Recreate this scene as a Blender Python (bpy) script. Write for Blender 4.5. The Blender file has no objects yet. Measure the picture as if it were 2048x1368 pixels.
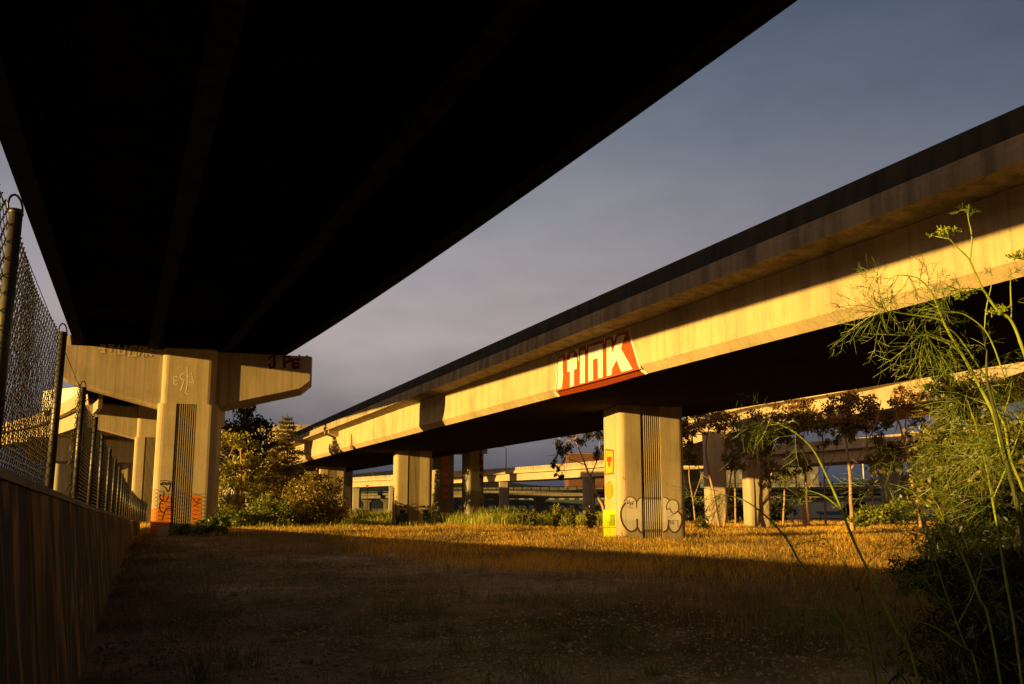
import bpy, math, random
import numpy as np
from math import sin, cos, tan, atan, radians, pi, sqrt
from mathutils import Vector, Matrix

random.seed(7)
RNG = np.random.default_rng(11)
SC = bpy.context.scene
COL = SC.collection

# ------------------------------------------------------------------ camera model (real lens with a little vertical shift)
F = 1560.0
PITCH = atan(F / 11500.0)
SHIFT = 1016 - 684 - F * tan(PITCH)
YAW = atan((1024 - 252) * cos(PITCH) / F)
EYE = 1.69
CP = np.array([0, 0, EYE])
FW = np.array([sin(YAW) * cos(PITCH), cos(YAW) * cos(PITCH), sin(PITCH)])
RT = np.array([cos(YAW), -sin(YAW), 0])
UP = np.cross(RT, FW)

def ray(x, y): return FW + RT * (x - 1024) / F - UP * (y - 684 - SHIFT) / F
def AT(x, y, zc): return CP + ray(x, y) * zc
def onX(x, y, X):
    r = ray(x, y); return CP + r * (X / r[0])
def onY(x, y, Y):
    r = ray(x, y); return CP + r * (Y / r[1])
def onZ(x, y, Z):
    r = ray(x, y); return CP + r * ((Z - EYE) / r[2])
def GP(x, zc):                      # a ground point at a given depth under an image column
    p = AT(x, 1016, zc); return np.array([p[0], p[1], 0.0])

# ------------------------------------------------------------------ nodes / materials
def newmat(name):
    m = bpy.data.materials.new(name); m.use_nodes = True
    nt = m.node_tree; nt.nodes.clear()
    out = nt.nodes.new('ShaderNodeOutputMaterial')
    return m, nt, out
def N(nt, t, **kw):
    n = nt.nodes.new(t)
    for k, v in kw.items():
        if k in n.inputs.keys(): n.inputs[k].default_value = v
        else: setattr(n, k, v)
    return n
def L(nt, a, b): nt.links.new(a, b)
def rgba(c): return (c[0], c[1], c[2], 1.0)
def coords(nt, scale=(1, 1, 1)):
    tc = N(nt, 'ShaderNodeNewGeometry')
    mp = N(nt, 'ShaderNodeMapping'); mp.inputs['Scale'].default_value = scale
    L(nt, tc.outputs['Position'], mp.inputs['Vector'])
    return mp.outputs['Vector']
def noise(nt, vec, scale, detail=5, rough=0.6):
    n = N(nt, 'ShaderNodeTexNoise'); n.inputs['Scale'].default_value = scale
    n.inputs['Detail'].default_value = detail; n.inputs['Roughness'].default_value = rough
    L(nt, vec, n.inputs['Vector']); return n.outputs['Fac']
def ramp(nt, fac, stops):
    r = N(nt, 'ShaderNodeValToRGB'); e = r.color_ramp.elements
    while len(e) < len(stops): e.new(0.5)
    for i, (p, c) in enumerate(stops):
        e[i].position = p; e[i].color = rgba(c) if hasattr(c, '__len__') else (c, c, c, 1)
    L(nt, fac, r.inputs['Fac']); return r.outputs['Color']
def mixc(nt, fac, a, b, mode='MIX'):
    m = N(nt, 'ShaderNodeMix', data_type='RGBA', blend_type=mode)
    for s, v in ((0, fac), (6, a), (7, b)):
        if hasattr(v, 'is_linked') or hasattr(v, 'links'): L(nt, v, m.inputs[s])
        elif s == 0: m.inputs[0].default_value = v
        else: m.inputs[s].default_value = rgba(v)
    return m.outputs[2]
def math_(nt, op, a, b=None):
    m = N(nt, 'ShaderNodeMath', operation=op)
    for i, v in enumerate((a, b)):
        if v is None: continue
        if hasattr(v, 'links'): L(nt, v, m.inputs[i])
        else: m.inputs[i].default_value = v
    return m.outputs[0]

def concrete(name, col, dark=0.55, streak=0.45, board=0.0, bump=0.25, rough=0.85, bdir='X', bmix=0.5, spec=0.2):
    m, nt, out = newmat(name)
    v1 = coords(nt); v2 = coords(nt, (1.6, 1.6, 0.09)); v3 = coords(nt, (9, 9, 0.5))
    big = noise(nt, v1, 0.45, 6, 0.62)
    st = noise(nt, v2, 1.3, 6, 0.6)
    fs = noise(nt, v3, 1.0, 4, 0.6)
    fine = noise(nt, v1, 14, 5, 0.7)
    pit = noise(nt, v1, 55, 2, 0.5)
    c = ramp(nt, big, [(0.28, [x * (0.78) for x in col]), (0.5, col), (0.74, [min(1, x * 1.12) for x in col])])
    s = ramp(nt, st, [(0.38, dark), (0.58, 1.0)])
    c = mixc(nt, streak, c, s, 'MULTIPLY')
    s2 = ramp(nt, fs, [(0.34, 0.72), (0.5, 1.0)])
    c = mixc(nt, 0.5, c, s2, 'MULTIPLY')
    s3 = ramp(nt, fine, [(0.3, 0.84), (0.7, 1.07)])
    c = mixc(nt, 0.7, c, s3, 'MULTIPLY')
    s4 = ramp(nt, pit, [(0.27, 0.55), (0.34, 1.0)])
    c = mixc(nt, 0.7, c, s4, 'MULTIPLY')
    if board:
        w = N(nt, 'ShaderNodeTexWave', wave_type='BANDS', bands_direction=bdir)
        w.inputs['Scale'].default_value = board; w.inputs['Distortion'].default_value = 0.6
        L(nt, v1, w.inputs['Vector'])
        c = mixc(nt, bmix, c, ramp(nt, w.outputs['Fac'], [(0.0, 0.7), (0.12 if bdir == 'X' else 0.004, 1.0), (0.9, 1.0), (1.0, 0.92)]), 'MULTIPLY')
    b = N(nt, 'ShaderNodeBsdfPrincipled'); b.inputs['Roughness'].default_value = rough
    b.inputs['Specular IOR Level'].default_value = spec
    L(nt, c, b.inputs['Base Color'])
    bp = N(nt, 'ShaderNodeBump'); bp.inputs['Strength'].default_value = bump; bp.inputs['Distance'].default_value = 0.03
    h = math_(nt, 'ADD', math_(nt, 'MULTIPLY', fine, 0.7), math_(nt, 'MULTIPLY', pit, 0.35))
    L(nt, h, bp.inputs['Height']); L(nt, bp.outputs['Normal'], b.inputs['Normal'])
    L(nt, b.outputs[0], out.inputs[0])
    return m

def plain(name, col, rough=0.7, metal=0.0, var=0.25, scale=6.0, spec=0.3):
    m, nt, out = newmat(name)
    v = coords(nt); n = noise(nt, v, scale, 5, 0.65)
    c = ramp(nt, n, [(0.3, [x * (1 - var) for x in col]), (0.7, [min(1, x * (1 + var)) for x in col])])
    b = N(nt, 'ShaderNodeBsdfPrincipled'); b.inputs['Roughness'].default_value = rough
    b.inputs['Metallic'].default_value = metal; b.inputs['Specular IOR Level'].default_value = spec
    L(nt, c, b.inputs['Base Color']); L(nt, b.outputs[0], out.inputs[0])
    return m

def leafy(name, cols, trans=0.35, patch=0.6, rough=0.7):
    """cols: list of natural leaf colours, mixed per leaf and in patches."""
    m, nt, out = newmat(name)
    g = N(nt, 'ShaderNodeNewGeometry'); v = coords(nt)
    n = noise(nt, v, patch, 4, 0.6)
    f = math_(nt, 'ADD', math_(nt, 'MULTIPLY', g.outputs['Random Per Island'], 0.5), math_(nt, 'MULTIPLY', n, 0.62))
    k = len(cols)
    c = ramp(nt, f, [(0.15 + 0.7 * i / (k - 1), cols[i]) for i in range(k)])
    d = N(nt, 'ShaderNodeBsdfDiffuse'); t = N(nt, 'ShaderNodeBsdfTranslucent')
    gl = N(nt, 'ShaderNodeBsdfGlossy'); gl.inputs['Roughness'].default_value = 0.45
    L(nt, c, d.inputs[0]); L(nt, c, t.inputs[0])
    mx = N(nt, 'ShaderNodeMixShader'); mx.inputs[0].default_value = trans
    L(nt, d.outputs[0], mx.inputs[1]); L(nt, t.outputs[0], mx.inputs[2])
    m2 = N(nt, 'ShaderNodeMixShader'); m2.inputs[0].default_value = 0.04
    L(nt, mx.outputs[0], m2.inputs[1]); L(nt, gl.outputs[0], m2.inputs[2])
    L(nt, m2.outputs[0], out.inputs[0])
    return m

def paint(name, col, base=(0.42, 0.35, 0.25), wear=0.36):
    """spray paint that lets a little of the wall through"""
    m, nt, out = newmat(name)
    v = coords(nt); n = noise(nt, v, 3.5, 6, 0.7); n2 = noise(nt, coords(nt, (6, 6, 0.8)), 1.0, 4, 0.6)
    c = ramp(nt, n2, [(0.3, [x * 0.8 for x in col]), (0.7, [min(1, x * 1.1) for x in col])])
    f = ramp(nt, n, [(wear - 0.06, 1.0), (wear, 0.0)])
    c = mixc(nt, f, c, base)
    b = N(nt, 'ShaderNodeBsdfPrincipled'); b.inputs['Roughness'].default_value = 0.65
    b.inputs['Specular IOR Level'].default_value = 0.2
    L(nt, c, b.inputs['Base Color']); L(nt, b.outputs[0], out.inputs[0])
    return m

def emit(name, col, s):
    m, nt, out = newmat(name)
    e = N(nt, 'ShaderNodeEmission'); e.inputs[0].default_value = rgba(col); e.inputs[1].default_value = s
    L(nt, e.outputs[0], out.inputs[0]); return m

M = {}
M['conc_tan'] = concrete('tan_concrete', (0.51, 0.41, 0.255), dark=0.60, streak=0.46, bump=0.35, board=0.131, bdir='Y', bmix=0.6)
M['conc_pier'] = concrete('pier_concrete', (0.49, 0.395, 0.255), dark=0.62, streak=0.42, bump=0.05)
M['conc_cap'] = concrete('boardmarked_concrete', (0.43, 0.34, 0.23), dark=0.6, streak=0.55, board=0.7, bump=0.07)
M['conc_lip'] = concrete('weathered_kerb_concrete', (0.40, 0.33, 0.235), dark=0.35, streak=0.75)
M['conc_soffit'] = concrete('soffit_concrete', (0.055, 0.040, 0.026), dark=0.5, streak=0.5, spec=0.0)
M['conc_dark'] = concrete('sooty_barrier_concrete', (0.045, 0.042, 0.032), dark=0.4, streak=0.8)
M['conc_far'] = concrete('distant_concrete', (0.44, 0.36, 0.26), dark=0.7, streak=0.35)
M['conc_dim'] = concrete('shade_toned_grey_concrete', (0.13, 0.115, 0.095), dark=0.5, streak=0.6)  # darker copy of the grey concrete; shade on the railed deck put into colour
M['conc_grey'] = concrete('grey_concrete', (0.30, 0.27, 0.225), dark=0.6, streak=0.5)
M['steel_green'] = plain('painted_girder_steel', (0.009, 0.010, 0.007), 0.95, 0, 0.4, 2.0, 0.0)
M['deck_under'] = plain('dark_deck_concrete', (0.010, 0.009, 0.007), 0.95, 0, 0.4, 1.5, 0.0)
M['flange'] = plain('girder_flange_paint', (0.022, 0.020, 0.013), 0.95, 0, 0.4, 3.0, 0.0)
M['asphalt'] = plain('asphalt', (0.05, 0.05, 0.05), 0.9)
M['galv'] = plain('galvanised_steel', (0.075, 0.066, 0.05), 0.45, 0.3, 0.3, 20, 0.5)
M['wire'] = plain('galvanised_wire', (0.022, 0.02, 0.016), 0.5, 0.3, 0.3, 30, 0.4)
M['bark'] = concrete('pale_gum_bark', (0.46, 0.30, 0.20), dark=0.5, streak=0.6, bump=0.4)
M['bark_dark'] = concrete('dark_bark', (0.11, 0.075, 0.05), dark=0.5, streak=0.6, bump=0.5)
M['gum'] = leafy('gum_leaves', [(0.05, 0.062, 0.02), (0.10, 0.105, 0.03), (0.16, 0.14, 0.04), (0.26, 0.14, 0.045)])
M['gum_rust'] = leafy('rusty_gum_leaves', [(0.06, 0.055, 0.018), (0.14, 0.09, 0.026), (0.24, 0.12, 0.035), (0.33, 0.16, 0.05)])
M['gum_gold'] = leafy('golden_gum_leaves', [(0.10, 0.12, 0.02), (0.24, 0.25, 0.035), (0.40, 0.37, 0.05), (0.52, 0.42, 0.075)])
M['dark_leaf'] = leafy('dark_evergreen_leaves', [(0.010, 0.014, 0.007), (0.022, 0.027, 0.011), (0.04, 0.042, 0.016)], 0.2)
M['conifer'] = leafy('conifer_needles', [(0.05, 0.065, 0.016), (0.12, 0.115, 0.024), (0.22, 0.16, 0.034), (0.31, 0.20, 0.045)])
M['rust_shrub'] = leafy('rusty_shrub_leaves', [(0.07, 0.07, 0.016), (0.19, 0.15, 0.028), (0.33, 0.23, 0.045)])
M['green_shrub'] = leafy('green_shrub_leaves', [(0.04, 0.065, 0.01), (0.14, 0.18, 0.02), (0.33, 0.34, 0.045)])
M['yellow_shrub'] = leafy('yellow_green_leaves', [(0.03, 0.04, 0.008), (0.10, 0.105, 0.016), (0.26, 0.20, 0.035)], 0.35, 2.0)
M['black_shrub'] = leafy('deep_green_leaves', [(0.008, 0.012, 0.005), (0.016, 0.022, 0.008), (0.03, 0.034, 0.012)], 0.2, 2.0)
M['straw'] = leafy('dry_grass_blades', [(0.56, 0.33, 0.03), (0.72, 0.435, 0.045), (0.82, 0.51, 0.065), (0.86, 0.58, 0.11)], 0.5, 0.35)
M['straw_dull'] = leafy('short_dull_grass_blades', [(0.075, 0.065, 0.022), (0.17, 0.125, 0.042), (0.27, 0.185, 0.065), (0.36, 0.25, 0.10)], 0.3, 0.5)
M['weed'] = leafy('tall_weed_blades', [(0.13, 0.19, 0.018), (0.27, 0.34, 0.03), (0.44, 0.46, 0.05), (0.58, 0.48, 0.09)], 0.5, 0.3)
M['fennel_stem'] = plain('fennel_stem', (0.21, 0.26, 0.025), 0.5, 0, 0.35, 14, 0.35)
M['fennel_leaf'] = leafy('fennel_threads', [(0.05, 0.095, 0.010), (0.13, 0.20, 0.016), (0.26, 0.31, 0.026)], 0.4, 3.0)
M['fennel_dark'] = plain('old_fennel_stem', (0.05, 0.06, 0.018), 0.6, 0, 0.3, 14, 0.3)
M['red'] = paint('red_spray_paint', (0.37, 0.066, 0.012), wear=0.34)
M['red2'] = paint('dark_red_spray_paint', (0.24, 0.04, 0.010), wear=0.34)
M['white'] = paint('white_spray_paint', (0.80, 0.77, 0.66), wear=0.31)
M['black'] = paint('black_spray_paint', (0.03, 0.022, 0.018), wear=0.28)
M['grey'] = paint('pale_grey_spray_paint', (0.85, 0.78, 0.70), wear=0.26)
M['brown'] = paint('brown_spray_paint', (0.16, 0.085, 0.04), wear=0.34)
M['pink'] = paint('faded_pink_spray_paint', (0.44, 0.29, 0.20), wear=0.38)
M['orange'] = paint('orange_spray_paint', (0.66, 0.19, 0.012), wear=0.33)
M['yellow'] = paint('yellow_paint', (0.62, 0.40, 0.03), wear=0.25)
M['olive'] = paint('olive_paint', (0.26, 0.24, 0.02), wear=0.25)
M['lime'] = paint('lime_paint', (0.44, 0.50, 0.02), wear=0.25)
M['lime2'] = paint('darker_lime_paint', (0.20, 0.27, 0.012), wear=0.25)
M['teal'] = paint('green_spray_paint', (0.03, 0.12, 0.06), wear=0.42)
M['brick'] = plain('dark_brick', (0.12, 0.055, 0.035), 0.9, 0, 0.3, 1.0)
M['cream'] = plain('cream_render', (0.72, 0.69, 0.62), 0.85, 0, 0.12, 0.5)
M['teal_wall'] = plain('dull_teal_cladding', (0.035, 0.05, 0.052), 0.8, 0, 0.2, 0.5)
M['slate'] = plain('grey_cladding', (0.15, 0.135, 0.12), 0.8, 0, 0.2, 0.5)
M['glass'] = plain('pale_window_glass', (0.24, 0.26, 0.27), 0.2, 0, 0.25, 0.8, 0.6)
M['blue'] = plain('blue_canopy', (0.05, 0.11, 0.2), 0.6)
M['truck_white'] = plain('white_trailer_skin', (0.75, 0.71, 0.64), 0.5, 0, 0.06, 2)
M['truck_dark'] = plain('dark_blue_cab_paint', (0.04, 0.05, 0.07), 0.35)
M['rubber'] = plain('rubber', (0.02, 0.02, 0.02), 0.9)
M['hill'] = plain('far_hill', (0.008, 0.014, 0.026), 1.0, 0, 0.2, 0.01)  # cloud shadow over the hills is put into this dark blue
M['gravel'] = plain('gravel_stone', (0.36, 0.30, 0.22), 0.9, 0, 0.45, 9, 0.15)
M['tuft'] = leafy('green_tuft_blades', [(0.05, 0.08, 0.02), (0.10, 0.14, 0.03), (0.17, 0.19, 0.05)], 0.3, 0.8)
M['rock'] = concrete('broken_concrete', (0.36, 0.27, 0.19), bump=0.5)
M['litter'] = plain('white_litter', (0.6, 0.58, 0.52), 0.6, 0, 0.1, 30)
M['redlamp'] = emit('red_lamp', (1.0, 0.02, 0.03), 1.6)

def ground_mat():
    m, nt, out = newmat('dry_earth_and_gravel')
    v = coords(nt)
    a = noise(nt, v, 0.16, 6, 0.6); b = noise(nt, v, 1.1, 6, 0.7); g = noise(nt, v, 26, 4, 0.7)
    vor = N(nt, 'ShaderNodeTexVoronoi'); vor.inputs['Scale'].default_value = 17; L(nt, v, vor.inputs['Vector'])
    c = ramp(nt, a, [(0.40, (0.13, 0.095, 0.056)), (0.5, (0.25, 0.19, 0.12)), (0.58, (0.42, 0.345, 0.24))])
    c = mixc(nt, 0.85, c, ramp(nt, b, [(0.3, 0.32), (0.7, 1.35)]), 'MULTIPLY')
    c = mixc(nt, 0.8, c, ramp(nt, g, [(0.3, 0.55), (0.62, 1.1), (0.72, 1.7)]), 'MULTIPLY')
    st = ramp(nt, vor.outputs['Distance'], [(0.08, 1.9), (0.2, 1.0)])
    c = mixc(nt, 0.5, c, st, 'MULTIPLY')
    p = N(nt, 'ShaderNodeBsdfPrincipled'); p.inputs['Roughness'].default_value = 0.95
    p.inputs['Specular IOR Level'].default_value = 0.1
    L(nt, c, p.inputs['Base Color'])
    bp = N(nt, 'ShaderNodeBump'); bp.inputs['Strength'].default_value = 0.7; bp.inputs['Distance'].default_value = 0.06
    L(nt, math_(nt, 'ADD', math_(nt, 'MULTIPLY', b, 0.8), math_(nt, 'MULTIPLY', g, 0.4)), bp.inputs['Height'])
    L(nt, bp.outputs['Normal'], p.inputs['Normal']); L(nt, p.outputs[0], out.inputs[0])
    return m
M['ground'] = ground_mat()

def wall_mat():
    """retaining wall with old painted-over lettering and vertical runs"""
    m, nt, out = newmat('painted_retaining_wall')
    v = coords(nt, (0.3, 1.0, 0.30)); n = noise(nt, v, 1.15, 2, 0.45)
    n2 = noise(nt, coords(nt, (1, 1.0, 0.45)), 1.3, 3, 0.5); f = noise(nt, coords(nt), 9, 5, 0.7)
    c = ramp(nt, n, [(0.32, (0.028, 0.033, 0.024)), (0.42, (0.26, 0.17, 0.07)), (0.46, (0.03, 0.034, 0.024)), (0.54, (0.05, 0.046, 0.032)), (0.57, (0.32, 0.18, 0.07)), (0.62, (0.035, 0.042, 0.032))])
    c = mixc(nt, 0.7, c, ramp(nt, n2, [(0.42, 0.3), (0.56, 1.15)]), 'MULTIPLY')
    c = mixc(nt, 0.6, c, ramp(nt, f, [(0.3, 0.7), (0.7, 1.15)]), 'MULTIPLY')
    b = N(nt, 'ShaderNodeBsdfPrincipled'); b.inputs['Roughness'].default_value = 0.8
    b.inputs['Specular IOR Level'].default_value = 0.15
    L(nt, c, b.inputs['Base Color'])
    bp = N(nt, 'ShaderNodeBump'); bp.inputs['Strength'].default_value = 0.3; bp.inputs['Distance'].default_value = 0.02
    L(nt, f, bp.inputs['Height']); L(nt, bp.outputs['Normal'], b.inputs['Normal'])
    L(nt, b.outputs[0], out.inputs[0]); return m
M['wall'] = wall_mat()

# ------------------------------------------------------------------ object helpers
ORG = {}
def tag(o, label=None, cat=None, group=None, kind=None):
    if label: o['label'] = label
    if cat: o['category'] = cat
    if group: o['group'] = group
    if kind: o['kind'] = kind
    return o
def thing(name, loc, label, cat, group=None):
    o = bpy.data.objects.new(name, None); COL.objects.link(o)
    o.empty_display_size = 0.5
    o.location = Vector([float(x) for x in loc]); ORG[o.name] = np.array([float(x) for x in loc])
    return tag(o, label, cat, group)

class MB:
    def __init__(s): s.v = []; s.f = []; s.nv = 0; s.arr = []
    def add(s, vs, fs):
        b = s.nv
        for p in vs: s.v.append((float(p[0]), float(p[1]), float(p[2])))
        s.nv += len(vs)
        for f in fs: s.f.append(tuple(b + i for i in f))
        return s
    def box(s, lo, hi):
        x0, y0, z0 = lo; x1, y1, z1 = hi
        return s.add([(x0, y0, z0), (x1, y0, z0), (x1, y1, z0), (x0, y1, z0), (x0, y0, z1), (x1, y0, z1), (x1, y1, z1), (x0, y1, z1)],
              [(0, 3, 2, 1), (4, 5, 6, 7), (0, 1, 5, 4), (1, 2, 6, 5), (2, 3, 7, 6), (3, 0, 4, 7)])
    def prism(s, poly, z0, z1, cap=True):
        n = len(poly)
        zz0 = z0 if hasattr(z0, '__len__') else [z0] * n; zz1 = z1 if hasattr(z1, '__len__') else [z1] * n
        vs = [(p[0], p[1], zz0[i]) for i, p in enumerate(poly)] + [(p[0], p[1], zz1[i]) for i, p in enumerate(poly)]
        fs = [(i, (i + 1) % n, n + (i + 1) % n, n + i) for i in range(n)]
        if cap: fs += [tuple(range(n - 1, -1, -1)), tuple(range(n, 2 * n))]
        return s.add(vs, fs)
    def loft(s, rings, cap=True):
        n = len(rings[0]); vs = [p for r in rings for p in r]; fs = []
        for k in range(len(rings) - 1):
            for i in range(n):
                j = (i + 1) % n
                fs.append((k * n + i, (k + 1) * n + i, (k + 1) * n + j, k * n + j))
        if cap: fs += [tuple(range(n)), tuple((len(rings) - 1) * n + i for i in range(n - 1, -1, -1))]
        return s.add(vs, fs)
    def tube(s, pts, rad, sides=6):
        pts = [np.array(p, float) for p in pts]; n = len(pts)
        if not hasattr(rad, '__len__'): rad = [rad] * n
        rings = []; u = None
        for i, p in enumerate(pts):
            d = pts[min(i + 1, n - 1)] - pts[max(i - 1, 0)]; d = d / (np.linalg.norm(d) + 1e-9)
            if u is None:
                u = np.cross(d, (0.3, 0.2, 1)) if abs(d[2]) < 0.9 else np.cross(d, (1, 0.1, 0))
            u = u - d * (u @ d); u /= np.linalg.norm(u) + 1e-9; w = np.cross(d, u)
            rings.append([p + (u * cos(2 * pi * k / sides) + w * sin(2 * pi * k / sides)) * rad[i] for k in range(sides)])
        return s.loft(rings)
    def bulk(s, V, Fq):                 # numpy arrays, quads or tris
        s.arr.append((V, Fq)); return s
    def build(s, name, mat, parent=None, smooth=False):
        V = np.array(s.v, float).reshape(-1, 3); faces = list(s.f)
        loops = []; starts = []; tot = []; c = 0
        for f in faces:
            starts.append(c); tot.append(len(f)); loops.extend(f); c += len(f)
        Vs = [V]; Lp = [np.array(loops, np.int64)]; St = [np.array(starts, np.int64)]; nv = len(V); nl = c
        for (A, Q) in s.arr:
            Vs.append(A); Lp.append((Q + nv).ravel()); St.append(nl + np.arange(len(Q)) * Q.shape[1]); nv += len(A); nl += Q.size
        V = np.concatenate(Vs); Lp = np.concatenate(Lp); St = np.concatenate(St)
        org = ORG[parent.name] if parent is not None else np.zeros(3)
        me = bpy.data.meshes.new(name)
        me.vertices.add(len(V)); me.vertices.foreach_set('co', (V - org).astype(np.float32).ravel())
        me.loops.add(len(Lp)); me.loops.foreach_set('vertex_index', Lp.astype(np.int32))
        me.polygons.add(len(St)); me.polygons.foreach_set('loop_start', St.astype(np.int32))
        me.polygons.foreach_set('use_smooth', np.full(len(St), bool(smooth)))
        me.update(calc_edges=True); me.validate()
        me.materials.append(M[mat] if isinstance(mat, str) else mat)
        o = bpy.data.objects.new(name, me); COL.objects.link(o)
        if parent is not None: o.parent = parent
        ORG[o.name] = org
        return o

def ribbon(mb, pts, w, P, u, v, nrm, off, closed=False):
    """flat stroke of width w through 2-D points (metres along u, v from P)"""
    pts = [np.array(p, float) for p in pts]; n = len(pts); Ls = []; Rs = []
    for i in range(n):
        if closed: a, b = pts[(i - 1) % n], pts[(i + 1) % n]
        else: a, b = pts[max(i - 1, 0)], pts[min(i + 1, n - 1)]
        d = b - a; d /= np.linalg.norm(d) + 1e-9; q = np.array([-d[1], d[0]]) * w / 2
        Ls.append(pts[i] + q); Rs.append(pts[i] - q)
    W = lambda p: P + u * p[0] + v * p[1] + nrm * off
    vs = [W(p) for p in Ls] + [W(p) for p in Rs]
    rng = range(n if closed else n - 1)
    mb.add(vs, [(i, (i + 1) % n, n + (i + 1) % n, n + i) for i in rng])
def smooth2(pts, k=4, closed=False):
    """Catmull-Rom through points (any dimension)"""
    P = [np.array(p, float) for p in pts]; n = len(P); out = []
    for i in range(n if closed else n - 1):
        p1, p2 = P[i], P[(i + 1) % n]
        p0 = P[(i - 1) % n] if (closed or i > 0) else 2 * p1 - p2
        p3 = P[(i + 2) % n] if (closed or i + 2 < n) else 2 * p2 - p1
        for j in range(k):
            t = j / k
            out.append(0.5 * ((2 * p1) + (p2 - p0) * t + (2 * p0 - 5 * p1 + 4 * p2 - p3) * t * t + (3 * p1 - p0 - 3 * p2 + p3) * t ** 3))
    if not closed: out.append(P[-1])
    return out

# ------------------------------------------------------------------ render, world, sun, camera
SC.render.engine = 'CYCLES'
SC.cycles.use_denoising = True
SC.cycles.max_bounces = 6; SC.cycles.diffuse_bounces = 3; SC.cycles.transparent_max_bounces = 4
SC.cycles.caustics_reflective = False; SC.cycles.caustics_refractive = False
SC.view_settings.view_transform = 'Standard'; SC.view_settings.look = 'None'
SC.view_settings.gamma = 1.0; SC.view_settings.use_curve_mapping = False
EXPO = 1.13
SC.view_settings.exposure = EXPO
K = 1 / 2 ** EXPO

SUN = Vector((1.0, 0.03, -0.087)).normalized()
ELEV = math.asin(-SUN.z)
w = bpy.data.worlds.new('World'); SC.world = w; w.use_nodes = True
nt = w.node_tree; nt.nodes.clear()
wo = N(nt, 'ShaderNodeOutputWorld')
sky = N(nt, 'ShaderNodeTexSky', sky_type='NISHITA'); sky.sun_disc = False
sky.sun_elevation = ELEV; sky.sun_rotation = math.atan2(-SUN.x, -SUN.y); sky.dust_density = 2.0
bg1 = N(nt, 'ShaderNodeBackground'); L(nt, sky.outputs[0], bg1.inputs[0]); bg1.inputs[1].default_value = 0.05
tc = N(nt, 'ShaderNodeTexCoord')
sep = N(nt, 'ShaderNodeSeparateXYZ'); L(nt, tc.outputs['Generated'], sep.inputs[0])
mp = N(nt, 'ShaderNodeMapping'); mp.inputs['Scale'].default_value = (1.0, 1.0, 2.6); L(nt, tc.outputs['Generated'], mp.inputs[0])
cn = noise(nt, mp.outputs[0], 2.3, 5, 0.5)
elev = math_(nt, 'ADD', sep.outputs['Z'], math_(nt, 'MULTIPLY', math_(nt, 'SUBTRACT', cn, 0.5), 0.16))
def kk(c): return [x * K for x in c]
cl = ramp(nt, elev, [(0.0, kk((0.05, 0.056, 0.082))), (0.045, kk((0.066, 0.07, 0.098))), (0.11, kk((0.17, 0.155, 0.168))), (0.21, kk((0.37, 0.315, 0.315))),
                     (0.30, kk((0.31, 0.285, 0.305))), (0.42, kk((0.185, 0.203, 0.243))), (0.56, kk((0.096, 0.123, 0.175))), (1.0, kk((0.03, 0.045, 0.075)))])
# the cloud is thicker (darker) away from the bright break that stands ahead
dt = N(nt, 'ShaderNodeVectorMath', operation='DOT_PRODUCT'); L(nt, tc.outputs['Generated'], dt.inputs[0])
bd = Vector((sin(radians(14)), cos(radians(14)), 0.22)).normalized(); dt.inputs[1].default_value = bd
az = ramp(nt, dt.outputs['Value'], [(0.0, (0.30, 0.31, 0.34)), (0.62, (0.42, 0.46, 0.55)), (0.84, (0.70, 0.74, 0.81)), (0.97, (1.0, 0.99, 0.98))])
clc = mixc(nt, 1.0, cl, az, 'MULTIPLY')
clc = mixc(nt, 0.5, clc, ramp(nt, cn, [(0.3, 0.75), (0.7, 1.2)]), 'MULTIPLY')
cn2 = noise(nt, mp.outputs[0], 5.5, 6, 0.55)
clc = mixc(nt, 0.4, clc, ramp(nt, cn2, [(0.35, (0.80, 0.80, 0.83)), (0.5, (1, 1, 1)), (0.65, (1.18, 1.15, 1.12))]), 'MULTIPLY')
gd = N(nt, 'ShaderNodeVectorMath', operation='DOT_PRODUCT'); L(nt, tc.outputs['Generated'], gd.inputs[0])
gd.inputs[1].default_value = Vector((-SUN.x, -SUN.y, 0.10)).normalized()
glow = ramp(nt, gd.outputs['Value'], [(0.15, (0, 0, 0)), (0.55, kk((0.105, 0.068, 0.032))), (0.85, kk((0.40, 0.24, 0.10))), (1.0, kk((1.0, 0.58, 0.2)))])
clc = mixc(nt, 1.0, clc, glow, 'ADD')
bg2 = N(nt, 'ShaderNodeBackground'); L(nt, clc, bg2.inputs[0]); bg2.inputs[1].default_value = 1.2
mxs = N(nt, 'ShaderNodeMixShader'); mxs.inputs[0].default_value = 0.93
L(nt, bg1.outputs[0], mxs.inputs[1]); L(nt, bg2.outputs[0], mxs.inputs[2]); L(nt, mxs.outputs[0], wo.inputs[0])

sl = bpy.data.lights.new('sun', 'SUN'); sl.energy = 5.0; sl.angle = radians(0.5); sl.color = (1.0, 0.60, 0.135)
so = bpy.data.objects.new('sun', sl); COL.objects.link(so)
so.rotation_euler = SUN.to_track_quat('-Z', 'Y').to_euler(); so.location = (-60, -20, 40)

cd = bpy.data.cameras.new('camera'); cam = bpy.data.objects.new('camera', cd); COL.objects.link(cam)
cd.sensor_width = 36; cd.lens = 36 * F / 2048; cd.clip_start = 0.05; cd.clip_end = 6000
cd.shift_y = SHIFT / 2048
cam.matrix_world = Matrix(((RT[0], UP[0], -FW[0], 0), (RT[1], UP[1], -FW[1], 0), (RT[2], UP[2], -FW[2], EYE), (0, 0, 0, 1)))
SC.camera = cam

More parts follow.
